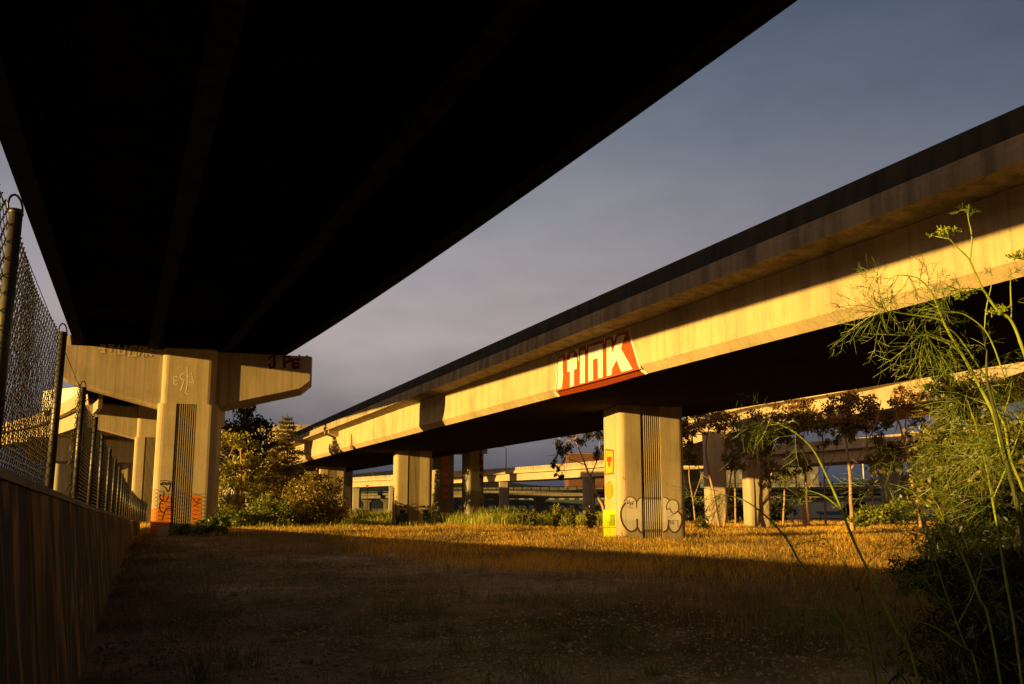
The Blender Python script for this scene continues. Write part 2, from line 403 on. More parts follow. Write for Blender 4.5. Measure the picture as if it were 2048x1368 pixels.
# ------------------------------------------------------------------ ground and far hills
def gh(x, y):
    """ground height"""
    x = np.asarray(x, float); y = np.asarray(y, float)
    h = 0.05 * np.sin(x * 0.31 + 1.3) * np.cos(y * 0.23) + 0.03 * np.sin(x * 0.9 + y * 0.7) + 0.018 * np.sin(2.3 * x - 1.7 * y)
    h = h + 0.3 * np.exp(-(((x - 2.5) / 5.0) ** 2 + ((y - 42) / 8.0) ** 2))
    h = h + 0.24 * np.exp(-(((x - 17) / 5.5) ** 2 + ((y - 13) / 8.0) ** 2))
    return h * np.clip(1.3 - (x * x + y * y) / 14000.0, 0, 1)
def grid_axis(a, fine0, fine1, step, b):
    left = [a, a * 0.5 + fine0 * 0.5]; return left
xs = np.concatenate([[-3000, -800, -250, -90, -40], np.arange(-20, 80, 0.8), [90, 120, 250, 800, 3000]])
ys = np.concatenate([[-3000, -800, -250, -60, -20], np.arange(-6, 110, 0.8), [125, 160, 300, 800, 3000]])
GX, GY = np.meshgrid(xs, ys, indexing='ij'); GZ = gh(GX, GY)
V = np.stack([GX, GY, GZ], -1).reshape(-1, 3); ny = len(ys)
ii, jj = np.meshgrid(np.arange(len(xs) - 1), np.arange(ny - 1), indexing='ij'); a = (ii * ny + jj).ravel()
g = MB(); g.bulk(V, np.stack([a, a + ny, a + ny + 1, a + 1], 1))
tag(g.build('ground', 'ground', None, True), 'bare brown earth and gravel under the viaducts', 'ground', kind='structure')

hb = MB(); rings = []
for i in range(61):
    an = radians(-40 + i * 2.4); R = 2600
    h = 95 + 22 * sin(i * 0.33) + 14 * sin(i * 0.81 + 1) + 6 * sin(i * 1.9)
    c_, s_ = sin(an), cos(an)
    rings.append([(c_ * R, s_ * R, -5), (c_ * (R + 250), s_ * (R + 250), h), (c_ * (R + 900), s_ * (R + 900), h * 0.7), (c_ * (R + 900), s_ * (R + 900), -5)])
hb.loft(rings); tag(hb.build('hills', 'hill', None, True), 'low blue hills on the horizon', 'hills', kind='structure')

# ------------------------------------------------------------------ generic pieces
def pier_plan(x0, x1, y0, y1, r, fx0, fx1, nrib, dep=0.12):
    """plan of a fluted pier: rounded corners, a recessed ribbed panel front and back"""
    pts = []
    def arc(cx, cy, a0, a1, n=6):
        for k in range(n + 1):
            a = radians(a0 + (a1 - a0) * k / n); pts.append((cx + r * cos(a), cy + r * sin(a)))
    def ribs(sgn, yf, xa, xb):
        pts.append((xa, yf)); pts.append((xa, yf + sgn * dep))
        p = (xb - xa) / (nrib + 0.5)
        for k in range(nrib):
            a = xa + p * (k + 0.5)
            pts.extend([(a, yf + sgn * dep), (a + p * 0.10, yf + sgn * 0.025), (a + p * 0.40, yf + sgn * 0.025), (a + p * 0.48, yf + sgn * dep)])
        pts.append((xb, yf + sgn * dep)); pts.append((xb, yf))
    arc(x0 + r, y0 + r, 180, 270); ribs(1, y0, fx0, fx1); arc(x1 - r, y0 + r, 270, 360)
    arc(x1 - r, y1 - r, 0, 90); ribs(-1, y1, fx1, fx0); arc(x0 + r, y1 - r, 90, 180)
    return pts
def plain_plan(x0, x1, y0, y1, r):
    pts = []
    for cx, cy, a0 in ((x0 + r, y0 + r, 180), (x1 - r, y0 + r, 270), (x1 - r, y1 - r, 0), (x0 + r, y1 - r, 90)):
        for k in range(6):
            a = radians(a0 + 90 * k / 5); pts.append((cx + r * cos(a), cy + r * sin(a)))
    return pts
def sweep(mb, prof, path, cap=True):
    """prof: (u, z) closed; path: (x, y, z, ) points; u is measured to the right of travel"""
    P = [np.array(p, float) for p in path]; rings = []
    for i, p in enumerate(P):
        d = P[min(i + 1, len(P) - 1)] - P[max(i - 1, 0)]; d[2] = 0; d /= np.linalg.norm(d)
        r = np.array([d[1], -d[0], 0])
        rings.append([p + r * u + np.array([0, 0, z]) for u, z in prof])
    mb.loft(rings, cap); return mb
def rpath(pts, k=5): return smooth2(pts, k)
SK = radians(12)                       # the piers stand on a skew to the road
AX = np.array([cos(SK), -sin(SK), 0]); FN = np.array([-sin(SK), -cos(SK), 0]); BK = -FN
class Frame:
    """a wall plane: point, direction to the right as seen from outside, outward normal"""
    def __init__(s, P, u, n): s.P = np.array(P, float); s.u = np.array(u, float); s.n = np.array(n, float)
    def hit(s, x, y):
        r = ray(x, y); return CP + r * (((s.P - CP) @ s.n) / (r @ s.n))
FASCIA = Frame((16.5, 0, 0), (0, -1, 0), (-1, 0, 0))
def poly_px(mb, px, fr, nudge):
    vs = [fr.hit(x, y) + fr.n * nudge for (x, y) in px]
    mb.add(vs, [tuple(range(len(vs)))])
def stroke_px(mb, px, wpx, fr, nudge, closed=False):
    P3 = [fr.hit(x, y) for (x, y) in px]
    p2 = [((p - fr.P) @ fr.u, p[2] - fr.P[2]) for p in P3]
    m_ = len(px) // 2
    scale = np.linalg.norm(fr.hit(px[m_][0], px[m_][1] + 1) - fr.hit(px[m_][0], px[m_][1]))
    ribbon(mb, p2, wpx * scale, fr.P, fr.u, np.array([0, 0, 1.0]), fr.n, nudge, closed)
def skewed(P, pl):                     # local (along the pier, back) -> world x, y
    return [(P[0] + AX[0] * a + BK[0] * b, P[1] + AX[1] * a + BK[1] * b) for a, b in pl]
def pier_frames(P, half):
    P = np.array([P[0], P[1], 0.0])
    return Frame(P, AX, FN), Frame(P - AX * half, FN, -AX)

# ------------------------------------------------------------------ right-hand viaduct (box girder, fluted piers, lettering)
rv = thing('concrete_viaduct', (21.75, 32, 0), 'long sunlit concrete viaduct with white and red lettering sprayed on its girder', 'viaduct')
Yv = [-40, -10, 0, 8, 16, 24, 32, 40, 48, 56, 64, 72, 80, 90, 100, 115, 130, 150, 180]
def vsweep(prof): return [[(X, Y, Z) for X, Z in prof] for Y in Yv]
def mirror(p): return p + [(43.5 - x, z) for x, z in reversed(p)]
mb = MB().loft(vsweep(mirror([(16.78, 6.55), (16.5, 6.84), (16.5, 8.42), (16.52, 8.80)])))
girder = mb.build('box_girder', 'conc_tan', rv)
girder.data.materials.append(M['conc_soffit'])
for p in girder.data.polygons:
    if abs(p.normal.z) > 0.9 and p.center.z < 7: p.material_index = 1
mb = MB().loft(vsweep([(16.495, 8.42), (15.62, 8.53), (15.60, 8.50), (15.50, 8.50), (15.50, 8.86), (15.53, 8.88), (15.53, 9.05), (15.60, 9.09), (16.495, 9.09)]))
edge = mb.build('deck_edge', 'conc_lip', rv)
MB().loft(vsweep([(27.005, 8.42), (28.0, 8.53), (28.0, 9.05), (27.9, 9.09), (27.005, 9.09)])).build('deck_edge', 'conc_lip', rv)
MB().loft(vsweep([(16.525, 8.81), (26.975, 8.81), (26.975, 9.07), (16.525, 9.07)])).build('deck_slab', 'asphalt', rv)
for sx in (0, 1):
    pr = [(15.80, 9.095), (15.83, 9.42), (15.88, 9.80), (16.08, 9.80), (16.14, 9.40), (16.35, 9.22), (16.40, 9.095)]
    if sx: pr = [(43.5 - x, z) for x, z in reversed(pr)]
    MB().loft(vsweep(pr)).build('barrier', 'conc_dark', rv)
mb = MB()
cb = onX(666, 866, 16.2)
mb.prism([(15.62, cb[1] - 0.9), (16.49, cb[1] - 0.9), (16.49, cb[1] + 0.9), (15.62, cb[1] + 0.9)], [8.25, 7.95, 7.95, 8.25], [8.49, 8.42, 8.42, 8.49])
mb.build('drain_bracket', 'conc_tan', rv)
def shaft(parent, x0, x1, y0, y1, r, fx0, fx1, nr, ztop, mat='conc_pier', zbot=-0.6):
    p = MB().prism(pier_plan(x0, x1, y0, y1, r, fx0, fx1, nr), zbot, ztop).build('shaft', mat, parent)
    return p
def part_empty(name, parent, loc):
    o = bpy.data.objects.new(name, None); COL.objects.link(o); o.parent = parent
    loc = np.array(loc, float); o.location = Vector(loc - ORG[parent.name]); ORG[o.name] = loc; return o

HW, TH = 1.55, 2.36
PA, PB, PC, PD = (22.29, 30.45), (21.96, 63.9), (21.69, 92.45), (21.7, 121)
pierA, pierB, pierC, pierD = [part_empty('pier', rv, (q[0], q[1], 0)) for q in (PA, PB, PC, PD)]
for e_, q, HR in ((pierA, PA, 1.80), (pierB, PB, 1.6), (pierC, PC, 1.55), (pierD, PD, 1.55)):
    MB().prism(skewed(q, pier_plan(-HW, HR, 0, TH, 0.30, -0.50, 0.51, 9)), -0.6, 6.55).build('shaft', 'conc_pier', e_)
FA, LA = pier_frames(PA, HW); FB, LB = pier_frames(PB, HW); FC, LC = pier_frames(PC, HW)

# the big lettering, four slanted block letters on red
S8 = lambda u, v: (1090 + u / 8.55, 650 + v / 8.55)
mb = MB(); top = [(222, 548), (330, 505), (520, 420), (700, 350), (1000, 245), (1425, 95)]
bot = [(1608, 760), (1300, 845), (1000, 925), (700, 1005), (430, 1075), (196, 1135)]
redpx = [S8(*p) for p in top + [(1500, 390), (1600, 740)] + bot + [(205, 1010), (222, 915), (206, 780), (212, 640)]]
poly_px(mb, redpx, FASCIA, 0.004)
mb.build('red_backing', 'red', rv)
def chamfer_pt(px, py, off):
    n = np.array([-0.29, 0, -0.28]); n /= np.linalg.norm(n); p0 = np.array([16.5, 0, 6.84])
    r = ray(px, py); t = ((p0 - CP) @ n) / (r @ n); return CP + r * t + n * off
mb = MB(); cp_ = [(196, 1140), (430, 1080), (1000, 930), (1608, 765), (1725, 838), (1000, 1048), (258, 1222)]
mb.add([chamfer_pt(*S8(*p), 0.004) for p in cp_], [tuple(range(len(cp_)))]); mb.build('red_lower_edge', 'red2', rv)
LET = {
 'S': [(232, 575), (318, 555), (300, 700), (312, 860), (290, 1080), (208, 1105), (228, 905), (215, 740)],
 'T': [(432, 490), (495, 470), (495, 560), (545, 555), (545, 750), (497, 765), (497, 1035), (430, 1060), (430, 790), (385, 805), (385, 605), (432, 590)],
 'I': [(605, 450), (685, 425), (685, 985), (600, 1005)],
 'N': [(745, 375), (990, 310), (990, 895), (908, 915), (905, 570), (822, 590), (825, 945), (742, 965)],
 'K': [(1055, 265), (1135, 250), (1145, 500), (1250, 195), (1375, 160), (1300, 405), (1500, 755), (1310, 805), (1225, 595), (1150, 750), (1145, 850), (1060, 875)]}
for ch, pts in LET.items():
    mb = MB(); poly_px(mb, [S8(*p) for p in pts], FASCIA, 0.009); mb.build('painted_letter', 'white', rv)
mb = MB()
for pts in ([(340, 480), (410, 465), (400, 510), (372, 522), (365, 635)], [(515, 410), (580, 400), (582, 640), (558, 500), (535, 470)],
            [(703, 345), (722, 345), (712, 450)], [(1008, 235), (1030, 230), (1022, 340)], [(1155, 180), (1218, 165), (1185, 290)]):
    poly_px(mb, [S8(*p) for p in pts], FASCIA, 0.009)
stroke_px(mb, [S8(*p) for p in [(206, 548), (188, 690), (190, 790), (210, 910), (182, 1040), (175, 1140)]], 2.6, FASCIA, 0.011)
stroke_px(mb, [S8(*p) for p in [(1440, 95), (1490, 300), (1560, 520), (1630, 750)]], 4.2, FASCIA, 0.011)
mb.add([chamfer_pt(*S8(*p), 0.011) for p in [(1610, 760), (1655, 745), (1760, 828), (1715, 842)]], [(0, 1, 2, 3)])
mb.add([chamfer_pt(*S8(*p), 0.011) for p in [(160, 1155), (192, 1140), (258, 1210), (225, 1226)]], [(0, 1, 2, 3)])
mb.build('white_outline', 'white', rv)
# dark spots tapering up from the girder's lower edge, far down the span
for (x, y0, y1, ww) in ((678, 905, 892, 5), (703, 898, 866, 6)):
    mb = MB(); poly_px(mb, [(x - ww / 2, y0), (x - ww * .3, y0 * .6 + y1 * .4), (x - 1, y1), (x + 1, y1 + 3), (x + ww * .35, y0 * .55 + y1 * .45), (x + ww / 2, y0 - 1)], FASCIA, 0.006)
    mb.build('dark_spot', 'brown', rv)

# paintings on pier A
Q = lambda u, v: (1190 + u / 6.216, 880 + v / 6.216)
def patch(parent, name, mat, px, fr, nudge=0.006):
    mb = MB(); poly_px(mb, px, fr, nudge); return mb.build(name, mat, parent)
patch(pierA, 'painted_panel', 'red', [Q(*p) for p in [(128, 110), (222, 122), (236, 130), (234, 425), (124, 434)]], LA, 0.004)
patch(pierA, 'painted_panel', 'yellow', [Q(*p) for p in [(134, 130), (222, 140), (222, 405), (134, 418)]], LA, 0.008)
patch(pierA, 'painted_blot', 'red', [Q(*p) for p in [(150, 210), (205, 205), (214, 245), (196, 275), (190, 335), (168, 330), (165, 280), (150, 265)]], LA, 0.012)
ov = [(180 + 50 * cos(a), 625 + 112 * sin(a)) for a in np.linspace(0, 2 * pi, 20)[:-1]]
patch(pierA, 'painted_oval', 'olive', [Q(*p) for p in ov], LA, 0.004)
mb = MB()
for k in range(7): 
    for j in range(3):
        u_ = 150 + 22 * j + (6 if k % 2 else 0); v_ = 545 + 27 * k
        if (u_ - 180) ** 2 / 46 ** 2 + (v_ - 625) ** 2 / 108 ** 2 < 0.85: poly_px(mb, [Q(u_ - 6, v_ - 8), Q(u_ + 6, v_ - 8), Q(u_ + 6, v_ + 8), Q(u_ - 6, v_ + 8)], LA, 0.008)
mb.build('painted_fleck', 'yellow', pierA)
mb = MB(); stroke_px(mb, [Q(178, 735), Q(176, 868)], 2.6, LA, 0.006)
for s_ in (-1, 1): poly_px(mb, [Q(*p) for p in ([(176, 860), (120, 790), (122, 750), (165, 800)] if s_ < 0 else [(176, 860), (190, 800), (232, 750), (234, 790)])], LA, 0.005)
mb.build('painted_leaf', 'yellow', pierA)
patch(pierA, 'painted_block', 'lime', [Q(*p) for p in [(100, 870), (262, 872), (262, 1080), (100, 1080)]], LA, 0.005)
patch(pierA, 'painted_block', 'lime', [Q(*p) for p in [(106, 1080), (250, 1080), (246, 1262), (112, 1250)]], LA, 0.005)
mb = MB(); poly_px(mb, [Q(*p) for p in [(185, 925), (252, 925), (252, 1066), (185, 1066)]], LA, 0.010)
for u_ in (132, 160): stroke_px(mb, [Q(u_, 915), Q(u_, 1070)], 0.9, LA, 0.010)
stroke_px(mb, [Q(100, 1086), Q(258, 1088)], 2.2, LA, 0.011)
for u_ in (150, 200, 225): stroke_px(mb, [Q(u_, 1105), Q(u_, 1240)], 1.6, LA, 0.010)
mb.build('painted_stripe', 'lime2', pierA)
# bubble lettering across pier A
mb = MB()
LF = [(352, 768), (400, 715), (450, 708), (497, 738), (515, 780), (540, 735), (580, 712)]
LFb = [(580, 1148), (550, 1125), (522, 1075), (500, 1112), (450, 1130), (398, 1098), (350, 1030), (326, 930), (328, 840)]
poly_px(mb, [Q(*p) for p in smooth2(LF, 3)] + [Q(*p) for p in smooth2(LFb, 3)], FA, 0.004); mb.build('bubble_fill', 'grey', pierA); mb = MB()
RF = [(845, 708), (885, 722), (922, 748), (960, 742), (1010, 760), (1035, 820), (1030, 885), (1068, 940), (1072, 1040), (1032, 1118), (980, 1138), (935, 1112), (915, 1060), (890, 1112), (845, 1140)]
poly_px(mb, [Q(*p) for p in smooth2(RF, 3)], FA, 0.004)
mb.build('bubble_fill', 'grey', pierA)
mb = MB(); p_ = 1.01 / 9.5; z0_ = FA.hit(*Q(700, 1140))[2]; z1_ = FA.hit(*Q(700, 712))[2]
def ribq(mb, k, za, zb, dep):
    qs = skewed(PA, [(-0.50 + p_ * (k + 0.60), dep), (-0.50 + p_ * (k + 0.90), dep)])
    mb.add([(qs[0][0], qs[0][1], za), (qs[1][0], qs[1][1], za), (qs[1][0], qs[1][1], zb), (qs[0][0], qs[0][1], zb)], [(0, 1, 2, 3)])
for k in range(9): ribq(mb, k, z0_, z1_, 0.021)
mb.build('bubble_fill', 'grey', pierA)
mb = MB()
for k in range(9):
    for zz in (z0_ + 0.05, z1_ - 0.05): ribq(mb, k, zz - .06, zz + .06, 0.017)
def st(px, wv): stroke_px(mb, [Q(*p) for p in smooth2(px, 4)], wv, FA, 0.009)
st([(352, 768), (400, 715), (450, 708), (497, 738), (515, 782)], 1.5); st([(514, 760), (516, 850)], 1.7)
st([(515, 780), (540, 735), (580, 712)], 1.5); st([(380, 780), (335, 840), (318, 930), (340, 1030), (390, 1105), (450, 1138), (500, 1118), (522, 1075), (520, 980)], 3.4)
st([(522, 1075), (550, 1130), (580, 1152)], 3.4); st([(845, 708), (885, 722), (922, 748)], 1.5)
st([(890, 870), (885, 820), (915, 760), (960, 742), (1015, 765), (1036, 830), (1020, 890), (980, 915), (945, 890), (925, 850), (890, 868)], 1.5)
st([(1030, 890), (1066, 930), (1076, 980), (1070, 1040), (1035, 1120), (985, 1148), (935, 1120), (912, 1060), (913, 990)], 3.0); st([(912, 1060), (890, 1120), (845, 1145)], 3.2)
for pts in ([(392, 740), (400, 800)], [(400, 800), (425, 770), (415, 745)], [(430, 770), (432, 825)], [(430, 772), (452, 790), (432, 812)], [(458, 765), (462, 815)], [(458, 768), (484, 760)], [(458, 790), (480, 786)], [(390, 830), (480, 850)],
            [(930, 995), (932, 1045)], [(930, 997), (950, 1005), (932, 1020), (952, 1032), (932, 1045)], [(962, 1000), (964, 1044)], [(962, 1000), (985, 996)], [(962, 1022), (982, 1018)], [(962, 1044), (988, 1040)], [(995, 1005), (1040, 1000)], [(1022, 1003), (1030, 1085)]):
    stroke_px(mb, [Q(*p) for p in pts], 0.9, FA, 0.012)
for pts in ([(290, 1180), (350, 1250)], [(330, 1140), (360, 1240)], [(300, 1220), (400, 1190), (430, 1250)], [(385, 1170), (385, 1245)], [(345, 1200), (450, 1230)], [(350, 455), (362, 500)]):
    stroke_px(mb, [Q(*p) for p in pts], 1.1, FA, 0.010)
mb.build('bubble_outline', 'brown', pierA)

# paint on pier B
B_ = lambda u, v: (760 + u / 7.6, 900 + v / 7.6)
mb = MB()
for (a_, b_) in ((260, 440), (640, 780)):
    mb = MB(); poly_px(mb, [B_(*p) for p in [(a_ + 10, 990), (a_ + 60, 945), (b_ - 10, 960), (b_, 1180), (a_ + 5, 1200)]], FB, 0.004)
    mb.build('painted_patch', 'teal', pierB)
mb = MB()
for u0 in (285, 640):
    poly_px(mb, [B_(u0 + p[0], p[1]) for p in [(0, 850), (35, 840), (50, 862), (70, 862), (90, 838), (125, 850), (110, 880), (70, 875), (40, 880), (10, 870)]], FB, 0.008)
    poly_px(mb, [B_(u0 + p[0], p[1]) for p in [(10, 930), (40, 905), (90, 915), (100, 940), (80, 960), (20, 955)]], FB, 0.008)
for k in range(5):
    stroke_px(mb, [B_(*p) for p in smooth2([(300 + 28 * k, 985), (280 + 28 * k, 1080), (310 + 28 * k, 1170)], 3)], 1.6, FB, 0.009)
stroke_px(mb, [B_(*p) for p in smooth2([(262, 985), (255, 1090), (275, 1195)], 4)], 1.6, FB, 0.009)
stroke_px(mb, [B_(*p) for p in smooth2([(210, 180), (205, 230)], 2)], 1.0, LB, 0.006)
stroke_px(mb, [B_(*p) for p in smooth2([(192, 580), (225, 585), (205, 680), (195, 690), (210, 730), (192, 770)], 3)], 2.0, LB, 0.006)
for v in (880, 960, 1040, 1120): stroke_px(mb, [B_(190, v), (B_(225, v + 40)), B_(195, v + 70)], 1.4, LB, 0.009)
mb.build('spray_tag', 'black', pierB)
patch(pierB, 'painted_patch', 'pink', [B_(*p) for p in [(186, 790), (225, 800), (235, 1000), (240, 1190), (186, 1190)]], LB, 0.004)
# paint on pier C
C_ = lambda u, v: (600 + u / 8.045, 900 + v / 8.045)
mb = MB()
for pts in ([(540, 1060), (510, 1070), (500, 1110), (520, 1150), (550, 1145), (552, 1110), (535, 1110)], [(580, 1060), (600, 1150), (625, 1050)], [(640, 1150), (645, 1055), (675, 1065), (650, 1095), (680, 1110), (672, 1148), (640, 1150)]):
    stroke_px(mb, [C_(*p) for p in pts], 1.7, FC, 0.008)
mb.build('painted_letter', 'white', pierC)
patch(pierC, 'painted_patch', 'red2', [C_(*p) for p in [(580, 1025), (685, 1018), (685, 1045), (580, 1048)]], FC, 0.005)

# ------------------------------------------------------------------ left-hand viaduct overhead: steel girders on hammerhead piers
lv = thing('girder_viaduct', (2.5, 43.2, 0), 'dark steel girder viaduct overhead, resting on two hammerhead piers', 'viaduct')
Yl = [-60, -30, -12, -4, 0, 4, 8, 12, 16, 20, 24, 28, 32, 36, 40, 43.2, 48, 54, 60, 66, 72, 78, 84, 96, 110, 130]
def flare(Y, k): return k * max(0.0, 39.5 - Y)
Y1 = 43.2
def zdk(X, Y):
    return 9.04 + 0.02 * Y + (0.016 * (Y - Y1) if Y > Y1 else 0.0)
def xsh(Y): return 0.0 if Y < Y1 else -0.8 * ((Y - Y1) / 36.5) ** 1.6
GX0 = [(-2.60, 0.0012), (0.78, -0.006), (4.27, -0.021), (7.05, None)]
def gx(i, Y):
    x, k = GX0[i]
    if k is None:            # the outer girder follows the flaring deck edge
        t = max(0.0, min(Y1 - Y, 40.0)); return x + 0.064 * t - 0.0008 * t * t + xsh(Y)
    return x - k * max(0.0, min(Y1 - Y, 60.0)) + xsh(Y)
for i in range(4):
    web, fl = MB(), MB()
    r1, r2 = [], []
    for Y in Yl:
        x = gx(i, Y); z = zdk(x, Y)
        r1.append([(x - 0.03, Y, z + 0.06), (x + 0.03, Y, z + 0.06), (x + 0.03, Y, z + 1.25), (x - 0.03, Y, z + 1.25)])
        r2.append([(x - 0.235, Y, z), (x + 0.235, Y, z), (x + 0.235, Y, z + 0.055), (x - 0.235, Y, z + 0.055)])
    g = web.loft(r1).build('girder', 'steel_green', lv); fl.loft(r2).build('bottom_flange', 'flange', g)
slab = MB(); rs = []; rl = []; rr = []
for Y in Yl:
    a_ = gx(0, Y) - 0.62; b_ = gx(3, Y) + 0.62; za = zdk(a_, Y) + 1.26; zb = zdk(b_, Y) + 1.26
    rs.append([(a_, Y, za), (b_, Y, zb), (b_, Y, zb + 0.24), (a_, Y, za + 0.24)])
    rl.append([(a_, Y, za + .245), (a_ + 0.4, Y, za + .245), (a_ + 0.22, Y, za + 1.1), (a_ + 0.02, Y, za + 1.1)])
    rr.append([(b_ - 0.4, Y, zb + .245), (b_, Y, zb + .245), (b_ - 0.02, Y, zb + 1.1), (b_ - 0.22, Y, zb + 1.1)])
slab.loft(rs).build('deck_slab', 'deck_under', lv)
MB().loft(rl).build('barrier', 'conc_lip', lv); MB().loft(rr).build('barrier', 'conc_lip', lv)
Y = -27.0
while Y < 74:
    cf = MB()
    for i in range(3):
        xa, xb = gx(i, Y) + 0.04, gx(i + 1, Y) - 0.04; za, zb = zdk(xa, Y), zdk(xb, Y)
        for dz0, dz1 in ((0.25, 0.33), (0.95, 1.03)):
            cf.add([(xa, Y - .04, za + dz0), (xb, Y - .04, zb + dz0), (xb, Y + .04, zb + dz0), (xa, Y + .04, za + dz0), (xa, Y - .04, za + dz1), (xb, Y - .04, zb + dz1), (xb, Y + .04, zb + dz1), (xa, Y + .04, za + dz1)],
                   [(0, 3, 2, 1), (4, 5, 6, 7), (0, 1, 5, 4), (1, 2, 6, 5), (2, 3, 7, 6), (3, 0, 4, 7)])
        xm = (xa + xb) / 2; zm = (za + zb) / 2
        cf.tube([(xa, Y, za + 0.95), (xm, Y, zm + 0.3), (xb, Y, zb + 0.95)], 0.035, 4)
    cf.build('cross_frame', 'steel_green', lv); Y += 6.6
pp = MB()
for dx, rad in ((0.55, 0.045), (1.12, 0.035)):
    pp.tube([(gx(0, Y) + dx, Y, zdk(0, Y) + (0.45 if dx < 1 else 0.8)) for Y in Yl[:15]], rad, 6)
pp.build('conduit', 'deck_under', lv)

def hammerhead(P, zo, mat):
    """one skewed pier; P is the middle of its front face, zo lifts the head"""
    e = part_empty('pier', lv, (P[0], P[1], 0))
    prof = [(-6.0, 10.08), (-6.0, 8.28), (-5.75, 8.15), (-1.452, 6.99), (1.502, 7.05), (5.62, 8.12), (6.17, 8.62), (6.17, 10.05)]
    inset = [(-5.95, 10.08), (-5.95, 8.42), (-5.75, 8.32), (-1.452, 7.17), (1.502, 7.23), (5.55, 8.27), (6.08, 8.72), (6.08, 10.05)]
    rings = []
    for (b, pr) in ((0.42, inset), (0.62, prof), (2.0, prof), (2.2, inset)):
        w_ = skewed(P, [(a, b) for a, z in pr]); rings.append([(q[0], q[1], z[1] + zo) for q, z in zip(w_, pr)])
    MB().loft(rings).build('cap_beam', mat, e)
    MB().prism(skewed(P, pier_plan(-1.45, 1.50, 0, 2.62, 0.40, -0.50, 0.48, 9)), -0.6, 7.2 + zo).build('shaft', 'conc_pier', e)
    MB().prism(skewed(P, plain_plan(-1.33, 1.33, 0.05, 2.57, 0.36)), 7.204 + zo, 10.10 + zo).build('pier_head', 'conc_pier', e)
    for i in range(4):
        x = gx(i, P[1]); a = (x - P[0]) / AX[0]; zt = 10.08 + zo - (a + 6) * 0.0025
        y = P[1] + AX[1] * a + 1.28; z = zdk(x, y)
        if z - zt > 0.03: MB().prism([(x - .28, y - .5), (x + .28, y - .5), (x + .28, y + .5), (x - .28, y + .5)], zt + .002, z - .003).build('bearing', 'conc_grey', e)
    return e
P1, P2, P3 = (2.5, 43.15), (1.7, 79.5), (-1.2, 115)
p1 = hammerhead(P1, -0.19, 'conc_cap'); p2 = hammerhead(P2, 1.0, 'conc_cap')
p3 = hammerhead(P3, 2.3, 'conc_cap')
F1, L1_ = pier_frames(P1, 1.45)
FCAP = Frame(np.array([P1[0], P1[1], 0]) + BK * 0.42, AX, FN)
FHEAD = Frame(np.array([P1[0], P1[1], 0]) + BK * 0.05, AX, FN)
ZC1 = 10.08 - 0.19
k0 = skewed(P1, [(-6.02, .5), (-5.72, .5), (-5.72, 2.1), (-6.02, 2.1)])
k1 = skewed(P1, [(-5.98, .5), (-5.80, .5), (-5.80, 2.1), (-5.98, 2.1)])
MB().loft([[(x, y, ZC1 + .004) for x, y in k0], [(x, y, ZC1 + .55) for x, y in k1]]).build('shear_key', 'conc_tan', p1)
mb = MB(); drng = random.Random(3)
for k in range(26):
    a = 5.2 + 0.036 * k + drng.uniform(-.02, .02) if k < 24 else drng.uniform(-5, -3); b = drng.uniform(.5, 1.5)
    x, y = skewed(P1, [(a, b)])[0]; z = ZC1 - (a + 6) * 0.0025 + 0.001; s_ = drng.uniform(0.03, 0.08)
    mb.add([(x - s_, y - s_, z), (x + s_, y - s_, z), (x + s_ * .6, y + s_, z), (x - s_, y + s_, z), (x, y, z + s_ * 1.7)], [(0, 1, 4), (1, 2, 4), (2, 3, 4), (3, 0, 4), (0, 3, 2, 1)])
mb.build('debris', 'rock', p1)
# lettering on the cap
cpx = lambda u, v: (100 + u / 3.657, 640 + v / 3.657)
GL = {'S': [(405, 190), (375, 185), (368, 205), (400, 215), (402, 232), (372, 236)], 'T': [(425, 185), (470, 185), (448, 186), (448, 232)], 'U': [(500, 183), (508, 245), (545, 250), (555, 185)],
      'G': [(640, 195), (590, 192), (582, 262), (632, 262), (632, 232), (612, 232)], 'A': [(650, 262), (660, 192), (690, 195), (692, 268), (690, 232), (652, 230)], 'R': [(708, 268), (708, 195), (742, 200), (745, 225), (712, 232), (748, 262)]}
m1, m2, m3 = MB(), MB(), MB()
for ch, pts in GL.items():
    pts = [cpx(*p) for p in pts]
    stroke_px(m3, [(x + 1.0, y + 1.2) for x, y in pts], 5.2, FCAP, 0.003)
    stroke_px(m1, pts, 4.4, FCAP, 0.006); stroke_px(m2, pts, 2.6, FCAP, 0.010)
m3.build('letter_shadow', 'brown', p1); m1.build('letter_outline', 'white', p1); m2.build('painted_letter', 'pink', p1)
m1, m2 = MB(), MB()
for pts in ([(1595, 285), (1640, 255), (1640, 345), (1612, 350), (1605, 320)], [(1715, 350), (1712, 270), (1752, 268), (1755, 300), (1715, 312)], [(1780, 355), (1775, 285), (1830, 290)], [(1778, 318), (1825, 320)], [(1780, 352), (1828, 345)]):
    pts = [cpx(*p) for p in pts]
    stroke_px(m1, pts, 7.0, FCAP, 0.004); stroke_px(m2, pts, 3.6, FCAP, 0.008)
m1.build('letter_outline', 'red2', p1); m2.build('painted_letter', 'black', p1)
m1 = MB()
for pts in ([(932, 415), (905, 415), (907, 470), (935, 468)], [(906, 442), (928, 440)], [(985, 385), (955, 400), (952, 425), (982, 440), (955, 520)], [(1003, 345), (1004, 470), (990, 535), (1010, 540)], [(1004, 420), (1035, 385), (1052, 462), (1015, 452)]):
    stroke_px(m1, [cpx(*p) for p in pts], 1.9, FHEAD, 0.006)
m1.build('painted_letter', 'white', p1)
